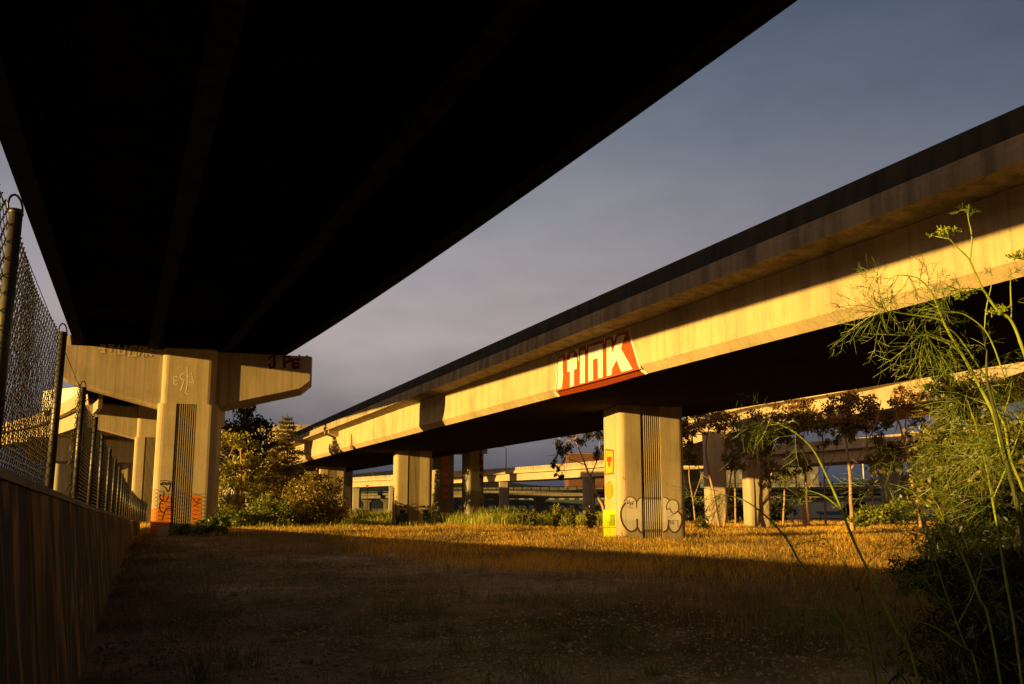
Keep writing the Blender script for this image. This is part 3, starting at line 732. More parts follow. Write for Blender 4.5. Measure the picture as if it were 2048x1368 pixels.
# paint at the foot of pier one
E1 = lambda u, v: (280 + u / 9.77, 940 + v / 9.77)
mb = MB()
poly_px(mb, [E1(*p) for p in smooth2([(395, 515), (480, 500), (560, 495), (600, 505)], 3)] + [E1(*p) for p in [(600, 1000), (560, 1080), (330, 1080), (380, 800)]], F1, 0.004); mb.build('painted_patch', 'orange', p1); mb = MB()
poly_px(mb, [E1(*p) for p in smooth2([(1015, 520), (1060, 490), (1120, 485), (1180, 500), (1205, 530)], 3)] + [E1(*p) for p in [(1200, 900), (1180, 1080), (1000, 1060)]], F1, 0.004); mb.build('painted_patch', 'orange', p1); mb = MB()
for k in range(6):
    a0, a1 = [radians(180 + 90 * (k + j) / 6) for j in (0, 1)]; c_ = (-1.45 + .4, .4); r_ = .404
    q0, q1 = skewed(P1, [(c_[0] + r_ * cos(a), c_[1] + r_ * sin(a)) for a in (a0, a1)]); zt0, zt1 = [1.62 + .10 * j for j in (k / 6, (k + 1) / 6)]
    mb.add([(q0[0], q0[1], .3), (q1[0], q1[1], .3), (q1[0], q1[1], zt1), (q0[0], q0[1], zt0)], [(0, 1, 2, 3)])
mb.build('painted_patch', 'orange', p1)
mb = MB()
for pts in ([(395, 250), (410, 300), (440, 240)], [(440, 250), (450, 290), (480, 280), (478, 240), (440, 248)], [(510, 240), (515, 290), (545, 285), (545, 235)], [(560, 235), (580, 280), (605, 240)], [(440, 320), (500, 350), (550, 430), (600, 250)], [(390, 215), (500, 208), (600, 222)], [(465, 440), (450, 600)],
            [(560, 500), (500, 620), (420, 600), (380, 700), (400, 800), (470, 830), (520, 740), (600, 760), (500, 780), (430, 980)], [(400, 470), (385, 540), (440, 620)], [(1030, 560), (1100, 620), (1180, 560)], [(1040, 700), (1180, 640)]):
    stroke_px(mb, [E1(*p) for p in smooth2(pts, 3)], 1.5, F1, 0.009)
mb.build('spray_tag', 'black', p1)

# ------------------------------------------------------------------ ramp that leaves the left viaduct, with a lorry on it
rp = thing('curved_ramp', (-3, 62, 9), 'curved concrete ramp leaving the girder viaduct behind the fence', 'ramp')
def ltop(x, zc, z): q = AT(x, 1016, zc); return (q[0], q[1], z)
lp = smooth2([ltop(178, 66, 12.9), ltop(165, 72, 13.0), ltop(140, 80, 13.2), ltop(118, 87.7, 13.45), ltop(88, 97, 13.7), ltop(40, 110, 14.0), ltop(-60, 128, 14.4)], 5)
rb, rd, rw = [], [], []
for p in lp:
    x, y, z = p; xr = min(x + 7.5, gx(0, min(y, 130)) - 0.72) if y < 96 else x + 7.5
    xr = max(xr, x + 0.5); n_ = 0.9 if xr - x > 1.5 else 0.12
    rb.append([(x + n_, y, z - 2.7), (xr - 0.05, y, z - 2.7), (xr - 0.05, y, z - .35), (x + n_, y, z - .35)])
    rd.append([(x, y, z - .92), (x + n_ - 0.004, y, z - .80), (x + n_ - .004, y, z), (x + 0.02, y, z)])
    rw.append([(x + 0.06, y, z + .004), (x + 0.3, y, z + .004), (x + 0.26, y, z + 0.62), (x + 0.1, y, z + 0.62)])
MB().loft(rb).build('box_girder', 'conc_far', rp); MB().loft(rd).build('deck_edge', 'conc_far', rp); MB().loft(rw).build('barrier', 'conc_far', rp)
q = AT(127, 1016, 100); e = part_empty('pier', rp, (q[0], q[1], 0))
MB().prism(plain_plan(q[0] - 1.25, q[0] + 1.25, q[1] - 1, q[1] + 1.2, 0.5), -0.5, 7.6).build('shaft', 'conc_grey', e)
MB().box((q[0] - 4.4, q[1] - 1.4, 7.604), (q[0] + 8.6, q[1] + 1.6, 10.6)).build('cap_beam', 'conc_cap', e)
# the lorry: its side follows the ramp
q = AT(150, 1016, 92); tr = thing('box_truck', (q[0], q[1], 13.3), 'white box trailer with dark rounded cab fairing on the curved ramp', 'truck')
dT = np.array([0.60, -0.80]); nT = np.array([-0.80, -0.60])
def TL(a, b): return (q[0] + dT[0] * a - nT[0] * b, q[1] + dT[1] * a - nT[1] * b)
MB().prism([TL(-8, 0), TL(0.2, 0), TL(0.2, 2.5), TL(-8, 2.5)], 13.7, 16.2).build('trailer', 'truck_white', tr)
mb = MB(); prof = [(0.35, 13.6), (0.35, 16.0), (1.0, 15.9), (2.0, 15.3), (2.7, 14.7), (2.9, 13.6)]
mb.loft([[(*TL(a, b), z) for a, z in prof] for b in (0.1, 2.4)]); mb.build('cab', 'truck_dark', tr)
for a in (-7.0, -5.8, 1.8):
    for b in (0.0, 2.2): MB().tube([(*TL(a, b), 13.45), (*TL(a, b + .3), 13.45)], 0.5, 14).build('wheel', 'rubber', tr)

# ------------------------------------------------------------------ retaining wall and chain-link fence
POST = [(-0.70, 2.0, 1.93), (-0.696, 5.24, 1.868), (-0.661, 8.54, 1.811), (-0.618, 11.86, 1.735), (-0.569, 15.13, 1.673), (-0.509, 18.3, 1.625), (-0.435, 21.7, 1.562), (-0.36, 25.0, 1.494),
        (-0.26, 28.3, 1.42), (-0.185, 31.6, 1.35), (-0.10, 34.96, 1.276), (-0.03, 38.3, 1.20), (0.06, 41.6, 1.14), (0.16, 44.9, 1.08), (0.27, 48.2, 1.02), (0.38, 51.5, 0.965), (0.50, 54.8, 0.91), (0.62, 58.1, 0.855),
        (0.76, 61.4, 0.80), (0.92, 64.7, 0.74), (1.12, 68.0, 0.67), (1.36, 71.3, 0.60), (1.62, 74.6, 0.52)]
PX = np.array(POST)
def fx(y): return np.interp(y, PX[:, 1], PX[:, 0])
def fz(y): return np.where(np.asarray(y) < 2, 1.93 + 0.02 * (2 - np.asarray(y)), np.interp(y, PX[:, 1], PX[:, 2]))
wy = list(np.arange(-26, 62.1, 2.0)); rings = []; rc = []
for y in wy:
    x = float(fx(y)); z = float(fz(y)); k = 0.20 * min(1.0, z / 1.8)
    rings.append([(x - 0.17, y, -0.5), (x - 0.17, y, z - 0.02), (x + 0.13, y, z - 0.02), (x + 0.15 + k * 0.9, y, 0.02), (x + 0.19 + k, y, -0.5)])
    rc.append([(x - 0.19, y, z - 0.018), (x - 0.19, y, z), (x + 0.15, y, z), (x + 0.15, y, z - 0.05), (x + 0.134, y, z - 0.05), (x + 0.134, y, z - 0.018)])
rw_ = thing('retaining_wall', (-0.5, 10, 0), 'long low concrete wall with painted-over streaks under the chain-link fence', 'wall')
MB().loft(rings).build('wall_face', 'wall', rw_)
MB().loft(rc).build('coping', 'conc_grey', rw_)

fe = thing('chain_link_fence', (-0.66, 8.5, 1.81), 'tall galvanised chain-link fence on top of the painted wall', 'fence')
HF = 1.55
pr_ = random.Random(5)
for (x, y, z) in [(-0.72, -1.3, 1.99)] + POST:
    lean = pr_.uniform(-0.03, 0.03)
    mb = MB(); mb.tube([(x, y, z - 0.02), (x + lean * .5, y + lean, z + HF)], 0.036, 12 if y < 20 else 7)
    mb.tube([(x + lean * .5, y + lean, z + HF - 0.01), (x + lean * .5, y + lean, z + HF + 0.02)], [0.041, 0.036], 12 if y < 20 else 7)
    p = mb.build('post', 'galv', fe, True)
    a = [(x + lean * .5 - 0.0 + 0.03 * cos(t), y + lean - 0.04 + 0.055 * cos(t), z + HF + 0.02 + 0.075 * sin(t)) for t in np.linspace(-0.4, pi + 0.4, 10)]
    MB().tube(a, 0.007, 5).build('wire_loop', 'wire', p)
def chain(y0, y1, p, rad, H=HF):
    n = max(1, int((y1 - y0) / p)); nz = int(H / p)
    k = np.arange(n); yb = y0 + k * p
    J = np.arange(nz + 2)
    par = (J[None, :] + k[:, None]) % 2
    jr = np.random.default_rng(int(y0 * 10) + 1)
    Y = yb[:, None] + np.where(par == 0, 0.0, p)
    Z = J[None, :] * p * 1.0
    Z = np.minimum(Z, H + 0.05)
    sag = 0.035 * np.sin((Y - 2.0) / 3.3 * 2 * pi + 0.5) + 0.02 * np.sin(Y * 1.7)
    X = fx(Y) - 0.045 + np.where(par == 0, -1, 1) * rad * 0.9 + sag * (Z / H) * 0.8 + jr.normal(0, 0.0015, Y.shape)
    Zw = fz(Y) + 0.02 + Z * (1 + 0.012 * np.sin(Y * 1.9))
    P = np.stack([X, Y + jr.normal(0, 0.0015, Y.shape), Zw], -1)
    A = P[:, :-1].reshape(-1, 3); B = P[:, 1:].reshape(-1, 3)
    return segs(A, B, rad, rad)
def segs(A, B, ra, rb_):
    """bulk three-sided rods from A to B"""
    d = B - A; d /= np.linalg.norm(d, axis=1, keepdims=True) + 1e-9
    ref = np.where(np.abs(d[:, 2:3]) < 0.9, np.array([[0, 0, 1.0]]), np.array([[1.0, 0, 0]]))
    u = np.cross(d, ref); u /= np.linalg.norm(u, axis=1, keepdims=True) + 1e-9; w_ = np.cross(d, u)
    ra = np.broadcast_to(np.asarray(ra, float).reshape(-1, 1), (len(A), 1)); rb_ = np.broadcast_to(np.asarray(rb_, float).reshape(-1, 1), (len(A), 1))
    rows = []
    for (Pp, r) in ((A, ra), (B, rb_)):
        for k in range(3):
            a = 2 * pi * k / 3; rows.append(Pp + (u * cos(a) + w_ * sin(a)) * r)
    V = np.stack(rows, 1).reshape(-1, 3); b = np.arange(len(A))[:, None] * 6
    Fq = np.concatenate([b + np.array([[k, (k + 1) % 3, 3 + (k + 1) % 3, 3 + k]]) for k in range(3)], 0)
    return V, Fq
mb = MB()
for (y0, y1, p, r) in ((1.9, 8.62, 0.052, 0.0040), (11.6, 16, 0.056, 0.0045), (16, 40, 0.066, 0.0055), (40, 74.6, 0.10, 0.0085)):
    mb.bulk(*chain(y0, y1, p, r))
mb.build('mesh', 'wire', fe)
mb = MB(); wr = random.Random(8)          # one bay is torn out: loose wire ends hang at its edges
for k in range(22):
    y = 11.62 - wr.uniform(0, .22); z = wr.uniform(.1, HF); q = [(float(fx(y)) - .045, y, float(fz(y)) + z)]
    for j in range(5): q.append((q[-1][0] + wr.uniform(-.02, .02), q[-1][1] - wr.uniform(-.035, .06), q[-1][2] - wr.uniform(.0, .05)))
    mb.tube(q, .004, 4)
mb.build('torn_wire', 'wire', fe)
mb = MB()
for dz in (0.05, HF + 0.03): mb.tube([(float(fx(y)) - 0.045, y, float(fz(y)) + dz) for y in np.arange(1.9, 74.7, 1.1)], 0.004, 4)
mb.build('tension_wire', 'wire', fe)

# ------------------------------------------------------------------ viaducts, buildings and lamps beyond
def far_viaduct(name, loc, label, edge_pts, z0, th, width, piers, colw, barrier=0.75, rail=False, mat='conc_far', flared=True, pmat=None):
    t = thing(name, loc, label, 'viaduct')
    path = [(p[0], p[1], 0) for p in smooth2([np.array(GP(x, zc)) for x, zc in edge_pts], 6)]
    zs = z0
    sweep(MB(), [(0.9, zs), (width - 0.9, zs), (width - 0.9, zs + th - 0.3), (0.9, zs + th - 0.3)], path).build('box_girder', mat, t)
    sweep(MB(), [(0, zs + th - 0.55), (0.895, zs + th - 0.66), (width - 0.895, zs + th - 0.66), (width, zs + th - 0.55), (width, zs + th), (0, zs + th)][::1], path).build('deck_edge', mat, t)
    for u in (0.08, width - 0.38):
        if rail:
            mb = MB()
            for dz in (0.45, 0.9): sweep(mb, [(u, zs + th + dz), (u + .12, zs + th + dz), (u + .12, zs + th + dz + .1), (u, zs + th + dz + .1)], path)
            for i in range(0, len(path) - 1):
                a, b = np.array(path[i]), np.array(path[i + 1]); n = max(1, int(np.linalg.norm(b - a) / 2.2))
                for k in range(n):
                    q = a + (b - a) * k / n; d = (b - a) / np.linalg.norm(b - a); r_ = np.array([d[1], -d[0], 0]) * (u + .06); q = q + r_
                    mb.box((q[0] - .08, q[1] - .08, zs + th + .003), (q[0] + .08, q[1] + .08, zs + th + 1.0))
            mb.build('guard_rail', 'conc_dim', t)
        else:
            sweep(MB(), [(u, zs + th + .004), (u + .3, zs + th + .004), (u + .26, zs + th + barrier), (u + .06, zs + th + barrier)], path).build('barrier', 'conc_lip' if not rail else mat, t)
    for (x, zc) in piers:
        q = GP(x, zc); e = part_empty('pier', t, (q[0], q[1], 0)); c2 = colw / 2
        ang = YAW
        def rot(pl): return [(q[0] + a * cos(-ang) - b * sin(-ang), q[1] + a * sin(-ang) + b * cos(-ang)) for a, b in pl]
        MB().prism(rot(plain_plan(-c2, c2, -c2 * .9, c2 * .9, c2 * .35)), -0.5, zs - 1.3).build('shaft', pmat or mat, e)
        a_ = rot(plain_plan(-c2, c2, -c2 * .9, c2 * .9, c2 * .35)); b_ = rot(plain_plan(-c2 * (1.9 if flared else 1.02), c2 * (1.9 if flared else 1.02), -c2, c2, c2 * .35))
        MB().loft([[(x_, y_, zs - 1.296) for x_, y_ in a_], [(x_, y_, zs - .3) for x_, y_ in b_], [(x_, y_, zs - .004) for x_, y_ in b_]]).build('pier_head', pmat or mat, e)
    return t
far_viaduct('high_viaduct', GP(1600, 66), 'high pale viaduct behind the gum trees, just under the near girder edge',
            [(2700, 20), (2350, 29), (2048, 40.6), (1890, 50), (1760, 57), (1640, 63), (1500, 70), (1420, 80), (1330, 100), (1250, 140)], 9.0, 2.3, 8.5, [(1432, 75), (1514, 64)], 1.9, flared=False)
far_viaduct('long_viaduct', GP(1367, 122), 'long distant viaduct crossing the whole view at tree height',
            [(2300, 66), (2048, 79), (1890, 88), (1575, 108), (1367, 122), (1190, 147), (975, 178), (700, 228), (520, 300), (380, 420)], 7.7, 2.1, 9.0,
            [(1787, 96), (1386, 126), (1178, 152), (1008, 178), (713, 232), (786, 214), (560, 290)], 2.3, flared=False, pmat='conc_grey')
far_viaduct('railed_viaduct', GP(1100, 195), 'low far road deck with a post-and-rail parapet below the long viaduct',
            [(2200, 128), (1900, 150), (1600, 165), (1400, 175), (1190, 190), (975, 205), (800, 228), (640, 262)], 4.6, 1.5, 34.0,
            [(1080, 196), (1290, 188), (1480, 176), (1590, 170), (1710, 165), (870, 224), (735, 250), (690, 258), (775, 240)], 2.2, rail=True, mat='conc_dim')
far_viaduct('high_flyover', GP(560, 150), 'pale flyover showing above the copse, left of where the sunlit viaduct ends',
            [(980, 175), (800, 158), (640, 150), (500, 150), (380, 156), (250, 170)], 13.9, 3.1, 9.0, [(505, 154), (660, 153)], 2.4)
# columns of the neighbouring carriageway, just beyond the near viaduct
ny_ = thing('neighbouring_viaduct', (30.5, 70, 0), 'shaded twin columns and deck half hidden behind the sunlit viaduct', 'viaduct')
MB().loft([[(28.3, Y, 8.6), (35.5, Y, 8.6), (35.5, Y, 10.0), (28.3, Y, 10.0)] for Y in (48, 80, 120, 190)]).build('box_girder', 'conc_far', ny_)
for i, (x, zc, wd) in enumerate(((885, 80, 1.9), (945, 75, 1.7), (690, 128, 2.0))):
    q = GP(x, zc); e = part_empty('pier', ny_, (q[0], q[1], 0))
    MB().prism(plain_plan(q[0] - wd / 2, q[0] + wd / 2, q[1] - .9, q[1] + .9, .3), -.5, 8.596).build('shaft', 'conc_grey', e)
    if i == 0:
        mb = MB(); X0, Y0 = q[0] - wd / 2, q[1] - .9
        for k, (zz, hh) in enumerate(((6.2, .7), (5.5, .6), (4.8, .7), (4.0, .8), (3.2, .6), (2.6, .5), (1.0, .3))):
            a = X0 + .55 + .1 * (k % 2); mb.add([(a, Y0 - .006, zz), (a + .62, Y0 - .006, zz + .1), (a + .7, Y0 - .006, zz + hh), (a + .3, Y0 - .006, zz + hh * .8), (a - .05, Y0 - .006, zz + hh)], [(0, 1, 2, 3, 4)])
        mb.build('painted_patch', 'orange', e)
    if i == 1:
        mb = MB(); X1 = q[0] + wd / 2; yy = q[1] - .9; r2 = random.Random(9)
        for k in range(34):
            z = .6 + 6.8 * r2.random(); a = X1 - .45 + .25 * r2.random(); s_ = .08 + .14 * r2.random()
            mb.add([(a - s_, yy - .006, z), (a + .05, yy - .006, z - s_), (a + s_, yy - .006, z + s_ * .5), (a - s_ * .3, yy - .006, z + s_ * 1.4)], [(0, 1, 2, 3)])
        mb.build('spray_tag', 'red2', e)

def building(name, label, cat, x0, x1, zc, ztop, depth, mat, rows, cols, z_first, wmat='glass', wh=1.3, roofbox=None):
    a, b = GP(x0, zc), GP(x1, zc); t = thing(name, (a + b) / 2, label, cat)
    d = (b - a) / np.linalg.norm(b - a); n_ = np.array([-d[1], d[0], 0])
    P = lambda s_, q: a + d * s_ + n_ * q
    W_ = np.linalg.norm(b - a)
    MB().prism([P(0, 0)[:2], P(W_, 0)[:2], P(W_, depth)[:2], P(0, depth)[:2]], -.3, ztop).build('wall', mat, t)
    MB().prism([P(-.3, -.3)[:2], P(W_ + .3, -.3)[:2], P(W_ + .3, depth)[:2], P(-.3, depth)[:2]], ztop + .004, ztop + .5).build('roof', 'slate', t)
    if roofbox:
        u0, u1, hh = roofbox
        MB().prism([P(W_ * u0, 2)[:2], P(W_ * u1, 2)[:2], P(W_ * u1, depth - 2)[:2], P(W_ * u0, depth - 2)[:2]], ztop + .504, ztop + hh).build('plant_room', mat, t)
    for r in range(rows):
        for c in range(cols):
            s0 = W_ * (c + .22) / cols; s1 = W_ * (c + .72) / cols; z = z_first + r * 3.3
            mb = MB(); q0, q1 = P(s0, -.05), P(s1, -.05); k0, k1 = P(s0, .05), P(s1, .05)
            mb.add([(q0[0], q0[1], z), (q1[0], q1[1], z), (q1[0], q1[1], z + wh), (q0[0], q0[1], z + wh), (k0[0], k0[1], z), (k1[0], k1[1], z), (k1[0], k1[1], z + wh), (k0[0], k0[1], z + wh)],
                   [(0, 1, 2, 3), (0, 3, 7, 4), (1, 5, 6, 2), (0, 4, 5, 1), (3, 2, 6, 7)])
            mb.build('window', wmat, t)
    return t
building('warehouse', 'long dull teal warehouse with small windows behind the low railed deck', 'warehouse', 812, 1215, 285, 8.6, 30, 'teal_wall', 2, 20, 1.4, 'glass', 1.2)
building('brick_building', 'dark brick block with a flat roof above the far viaduct, left of the painted pier', 'building', 1138, 1290, 330, 24.5, 26, 'brick', 0, 0, 0, roofbox=(0.0, 0.32, 0.9))
building('office_block', 'grey office block with pale windows between the shaded columns', 'building', 1352, 1640, 260, 15.5, 24, 'slate', 2, 14, 8.0, 'glass', 1.5)
building('low_shed', 'long low cream shed behind the pale gum trunks', 'shed', 1585, 1830, 130, 2.9, 16, 'cream', 0, 0, 0)
sh = thing('awning', GP(1700, 127), 'low blue awning in front of the cream shed', 'awning')
a, b = GP(1640, 127), GP(1790, 124)
MB().loft([[(p[0], p[1], .6), (p[0], p[1], .75), (p[0] + .9, p[1] + 1.8, 1.15), (p[0] + .9, p[1] + 1.8, 1.0)] for p in (a, b)]).build('canopy', 'blue', sh)
for p in (a, b): MB().tube([(p[0], p[1], -.2), (p[0], p[1], .6)], .06, 6).build('leg', 'galv', sh)
lp_ = thing('street_lamp', GP(1731, 140), 'thin pale lamp pole standing on the low road deck between two gum trees', 'lamp')
q = GP(1731, 160)
MB().tube([(q[0], q[1], -0.2), (q[0], q[1], 12.5)], [.14, .1], 6).build('pole', 'cream', lp_)
MB().tube([(q[0], q[1], 12.45), (q[0] - .8, q[1] + .1, 12.75), (q[0] - 1.5, q[1] + .1, 12.7)], [.07, .07, .12], 5).build('lamp_head', 'cream', lp_)
for px_, zc_, lb in ((1012, 178, 'lamp mast on the distant viaduct, left of the brick block'), (905, 192, 'lamp mast on the distant viaduct between the twin shaded columns'), (742, 226, 'lamp mast on the distant viaduct above the red light')):
    q = GP(px_, zc_); q = q + np.array([sin(YAW), cos(YAW), 0]) * 1.6; lm = thing('lamp_mast', (q[0], q[1], 9.8), lb, 'lamp')
    MB().tube([(q[0], q[1], 9.7), (q[0], q[1], 15.5)], [.12, .07], 6).build('pole', 'galv', lm)
    MB().tube([(q[0], q[1], 15.45), (q[0] - .8, q[1] + .3, 15.8), (q[0] - 1.7, q[1] + .6, 15.75)], [.06, .06, .12], 5).build('lamp_head', 'galv', lm)
ts = thing('warning_light', GP(735, 150), 'tiny red light on a thin pole under the far viaduct', 'light')
q = AT(735, 973, 150)
MB().tube([(q[0], q[1], -0.2), (q[0], q[1], q[2] - .45)], .07, 6).build('pole', 'galv', ts)
MB().box((q[0] - .2, q[1] - .1, q[2] - .446), (q[0] + .2, q[1] + .2, q[2] + .3)).build('lamp_housing', 'rubber', ts)
MB().tube([(q[0], q[1] - .14, q[2]), (q[0], q[1] - .104, q[2])], .17, 10).build('lens', 'redlamp', ts)

# ------------------------------------------------------------------ trees and shrubs
def leaf_cloud(c, rad, n, size, rng, shell=0.35, aspect=2.2, droop=0.0):
    """n small leaf faces filling an uneven ellipsoid; returns arrays"""
    sub = max(4, int(n / 60)); cen = rng.normal(0, 0.5, (sub, 3)); 
    cen /= np.maximum(1, np.linalg.norm(cen, axis=1, keepdims=True) / 0.95)
    k = rng.integers(0, sub, n); p = cen[k] + rng.normal(0, 0.17, (n, 3))
    p = p * np.asarray(rad) + np.asarray(c)
    d = rng.normal(0, 1, (n, 3)); d[:, 2] -= droop; d /= np.linalg.norm(d, axis=1, keepdims=True)
    e = np.cross(d, rng.normal(0, 1, (n, 3))); e /= np.linalg.norm(e, axis=1, keepdims=True) + 1e-9
    s = size * rng.uniform(0.55, 1.3, (n, 1)); a = d * s * aspect / 2; b = e * s / 2
    V = np.stack([p - a, p - a * .1 + b, p + a, p - a * .1 - b], 1).reshape(-1, 3)
    return V, np.arange(4 * n).reshape(-1, 4)
def pxr(x, y, zc, r): return AT(x, y, zc), r * zc / F
def tree(name, label, zc, trunks, clumps, cat='tree', group=None, bark='bark', leaf=0.125, dens=0.8, seed=1, base=None, twig=True):
    """trunks: lists of (px, py, radius in m); clumps: (px, py, rx, ry, material key, dz)"""
    rng = np.random.default_rng(seed); x0 = trunks[0][0][0]
    t = thing(name, GP(x0, zc), label, cat, group)
    tb = MB(); tips = []
    for tr_ in trunks:
        pts = [AT(x, y, zc) for x, y, r in tr_]; rr = [r for x, y, r in tr_]
        if tr_[0][1] > 1035:
            pts[0][2] = gh(pts[0][0], pts[0][1]) - .1
        sm = smooth2([np.append(p, r) for p, r in zip(pts, rr)], 4)
        sm = [np.append(q[:3] + (rng.normal(0, .10, 3) * q[3] if 0 < i < len(sm) - 1 else 0), q[3]) for i, q in enumerate(sm)]
        tb.tube([q[:3] for q in sm], [max(.01, q[3] * .78) for q in sm], 8); tips += [q[:3] for q in sm[len(sm) // 3:]]
    by = {}
    for (x, y, rx, ry, mk, dz) in clumps:
        c = AT(x, y, zc + dz); rr = np.array([rx, rx, ry * 1.4]) * zc / F
        vol = rx * ry; n = int(dens * 1.9 * vol) + 60
        by.setdefault(mk, []).append(leaf_cloud(c, rr * 1.32, n, leaf, rng, droop=.8))
        if twig:
            o = min(tips, key=lambda q: np.linalg.norm(q - c)); 
            for k in range(8):
                e_ = c + rng.normal(0, .55, 3) * rr; mid = (o + e_) / 2 + rng.normal(0, .18, 3) * np.linalg.norm(e_ - o) * .6
                tb.tube([o, mid, e_], [.05, .035, .012], 4)
    tb.build('trunk', bark, t, True)
    for mk, lst in by.items():
        mb = MB()
        for V, Q_ in lst: mb.bulk(V, Q_)
        mb.build('crown', mk, t)
    return t
G, R_ = 'gum', 'gum_rust'
GG = 'gum trees behind the sunlit viaduct'
tree('gum_tree', 'thin leaning gum whose forked pale trunks cross the lit foot of a column', 60,
     [[(1440, 1062, .16), (1428, 988, .13), (1420, 955, .11), (1412, 905, .08), (1415, 870, .05), (1426, 838, .03)], [(1447, 1062, .13), (1453, 1015, .11), (1458, 977, .09), (1465, 930, .06), (1470, 880, .03)], [(1421, 958, .06), (1402, 945, .04), (1385, 900, .03)]],
     [(1392, 838, 22, 13, G, 1), (1428, 846, 27, 13, R_, -1), (1374, 858, 16, 18, G, 0), (1402, 818, 22, 8, R_, 1), (1450, 838, 20, 12, G, 2)], group=GG, seed=2)
tree('gum_tree', 'gum with a crooked side limb and heavy dark crown beside the wide dark column', 60,
     [[(1527, 1064, .24), (1522, 1019, .2), (1522, 973, .15), (1519, 930, .12), (1512, 880, .07)], [(1523, 1012, .13), (1541, 990, .1), (1540, 962, .08), (1535, 925, .05)], [(1512, 1062, .12), (1511, 1010, .09), (1508, 950, .05)]],
     [(1497, 862, 40, 22, G, 0), (1476, 910, 20, 16, G, -1), (1528, 903, 24, 16, G, 1), (1542, 952, 26, 14, G, -1), (1552, 862, 22, 14, G, 1), (1540, 828, 34, 10, R_, 0)], group=GG, seed=3)
tree('gum_tree', 'pair of straight bright trunks, the left one forked low like a slingshot', 60,
     [[(1617, 1066, .2), (1613, 1000, .17), (1611, 965, .14), (1609, 920, .1), (1606, 885, .07), (1612, 845, .04)], [(1610, 1066, .17), (1605, 1012, .15), (1594, 990, .1), (1592, 955, .06)], [(1605, 1012, .08), (1616, 1002, .07), (1626, 992, .05)], [(1613, 985, .05), (1640, 940, .04), (1652, 900, .03)]],
     [(1595, 846, 32, 22, G, 0), (1624, 840, 26, 16, G, 1), (1600, 932, 20, 14, G, -1), (1644, 848, 18, 18, G, 0), (1586, 815, 30, 9, R_, 1), (1570, 880, 16, 12, G, 1)], group=GG, seed=4)
tree('gum_tree', 'tall slim gum with one long straight branch rising to the right', 50,
     [[(1706, 1076, .2), (1703, 1019, .16), (1700, 950, .13), (1693, 894, .09), (1688, 850, .05)], [(1702, 937, .09), (1731, 894, .07), (1754, 839, .05), (1762, 800, .03)], [(1709, 1076, .11), (1708, 1040, .1), (1703, 1010, .06)]],
     [(1687, 854, 24, 16, G, 0), (1718, 848, 18, 12, G, 1), (1674, 814, 32, 13, R_, 0), (1724, 806, 30, 15, R_, 1), (1700, 835, 20, 10, R_, -1)], group=GG, seed=5)
tree('gum_tree', 'leaning gum with several upright limbs and rust red leaf tufts', 52,
     [[(1856, 1068, .2), (1838, 1011, .17), (1824, 961, .14), (1815, 917, .12), (1803, 862, .09), (1790, 820, .06), (1779, 785, .03)], [(1812, 905, .09), (1811, 850, .07), (1818, 808, .05), (1824, 778, .03)], [(1790, 822, .05), (1802, 790, .03)], [(1842, 1020, .08), (1820, 1005, .06), (1814, 992, .04)]],
     [(1772, 850, 20, 13, G, 0), (1772, 905, 30, 20, G, 1), (1766, 932, 20, 14, G, -1), (1826, 800, 22, 16, R_, 0), (1792, 796, 16, 12, R_, 1), (1800, 895, 14, 10, G, 0)], group=GG, seed=6)
tree('gum_tree', 'gum carrying flat layered leaf pads, one of them rusty, next to the leaning gum', 58,
     [[(1843, 1060, .17), (1836, 1000, .14), (1834, 950, .11), (1846, 900, .08), (1857, 860, .05), (1860, 826, .03)], [(1834, 945, .08), (1822, 920, .05), (1818, 900, .03)]],
     [(1858, 822, 24, 8, R_, 0), (1858, 894, 34, 10, G, 1), (1838, 940, 28, 17, G, 0), (1830, 900, 18, 9, G, -1), (1880, 880, 20, 9, G, 0)], group=GG, seed=7)
tree('gum_tree', 'dark broad gum whose pale trunk shows high up against the bright viaduct edge', 44,
     [[(1915, 1072, .2), (1910, 960, .17), (1904, 844, .12), (1895, 798, .09), (1888, 755, .05)]],
     [(1884, 768, 20, 12, G, 0), (1930, 782, 44, 24, G, 1), (1905, 838, 28, 16, G, -1), (1955, 830, 30, 22, G, 1), (1920, 880, 26, 18, G, 0)], group=GG, seed=8)
tree('gum_tree', 'short mottled trunk forking at head height in front of the yellow bush', 42,
     [[(1934, 1075, .2), (1934, 1000, .16), (1928, 960, .1), (1925, 920, .05)], [(1934, 1000, .1), (1945, 960, .08), (1948, 925, .05)]],
     [(1925, 905, 28, 18, G, 0), (1950, 915, 22, 16, G, 1)], group=GG, seed=9)
tree('gum_tree', 'thin young gum stem close to the right edge of the painted pier', 60,
     [[(1392, 1060, .09), (1386, 1000, .07), (1378, 950, .05), (1382, 900, .03)], [(1386, 1000, .04), (1400, 960, .03), (1408, 930, .02)]],
     [(1378, 905, 14, 14, G, 0), (1376, 870, 12, 12, G, 0)], group=GG, seed=10)
tree('gum_tree', 'dark sparse gum behind the left edge of the painted pier, with one pale bent limb', 105,
     [[(1214, 1040, .3), (1204, 1008, .28), (1188, 978, .24), (1178, 950, .18), (1165, 915, .12), (1150, 880, .06)], [(1180, 955, .12), (1196, 915, .08), (1200, 880, .05)], [(1172, 930, .08), (1130, 915, .06), (1112, 905, .03)]],
     [(1118, 900, 16, 13, 'dark_leaf', 0), (1136, 880, 20, 14, 'dark_leaf', 1), (1162, 868, 24, 12, 'dark_leaf', 0), (1190, 868, 18, 14, 'dark_leaf', 1), (1104, 925, 9, 7, 'dark_leaf', 0), (1200, 910, 14, 14, 'dark_leaf', 0), (1120, 948, 8, 8, 'dark_leaf', 0)], group=GG, leaf=.22, dens=.6, seed=12)

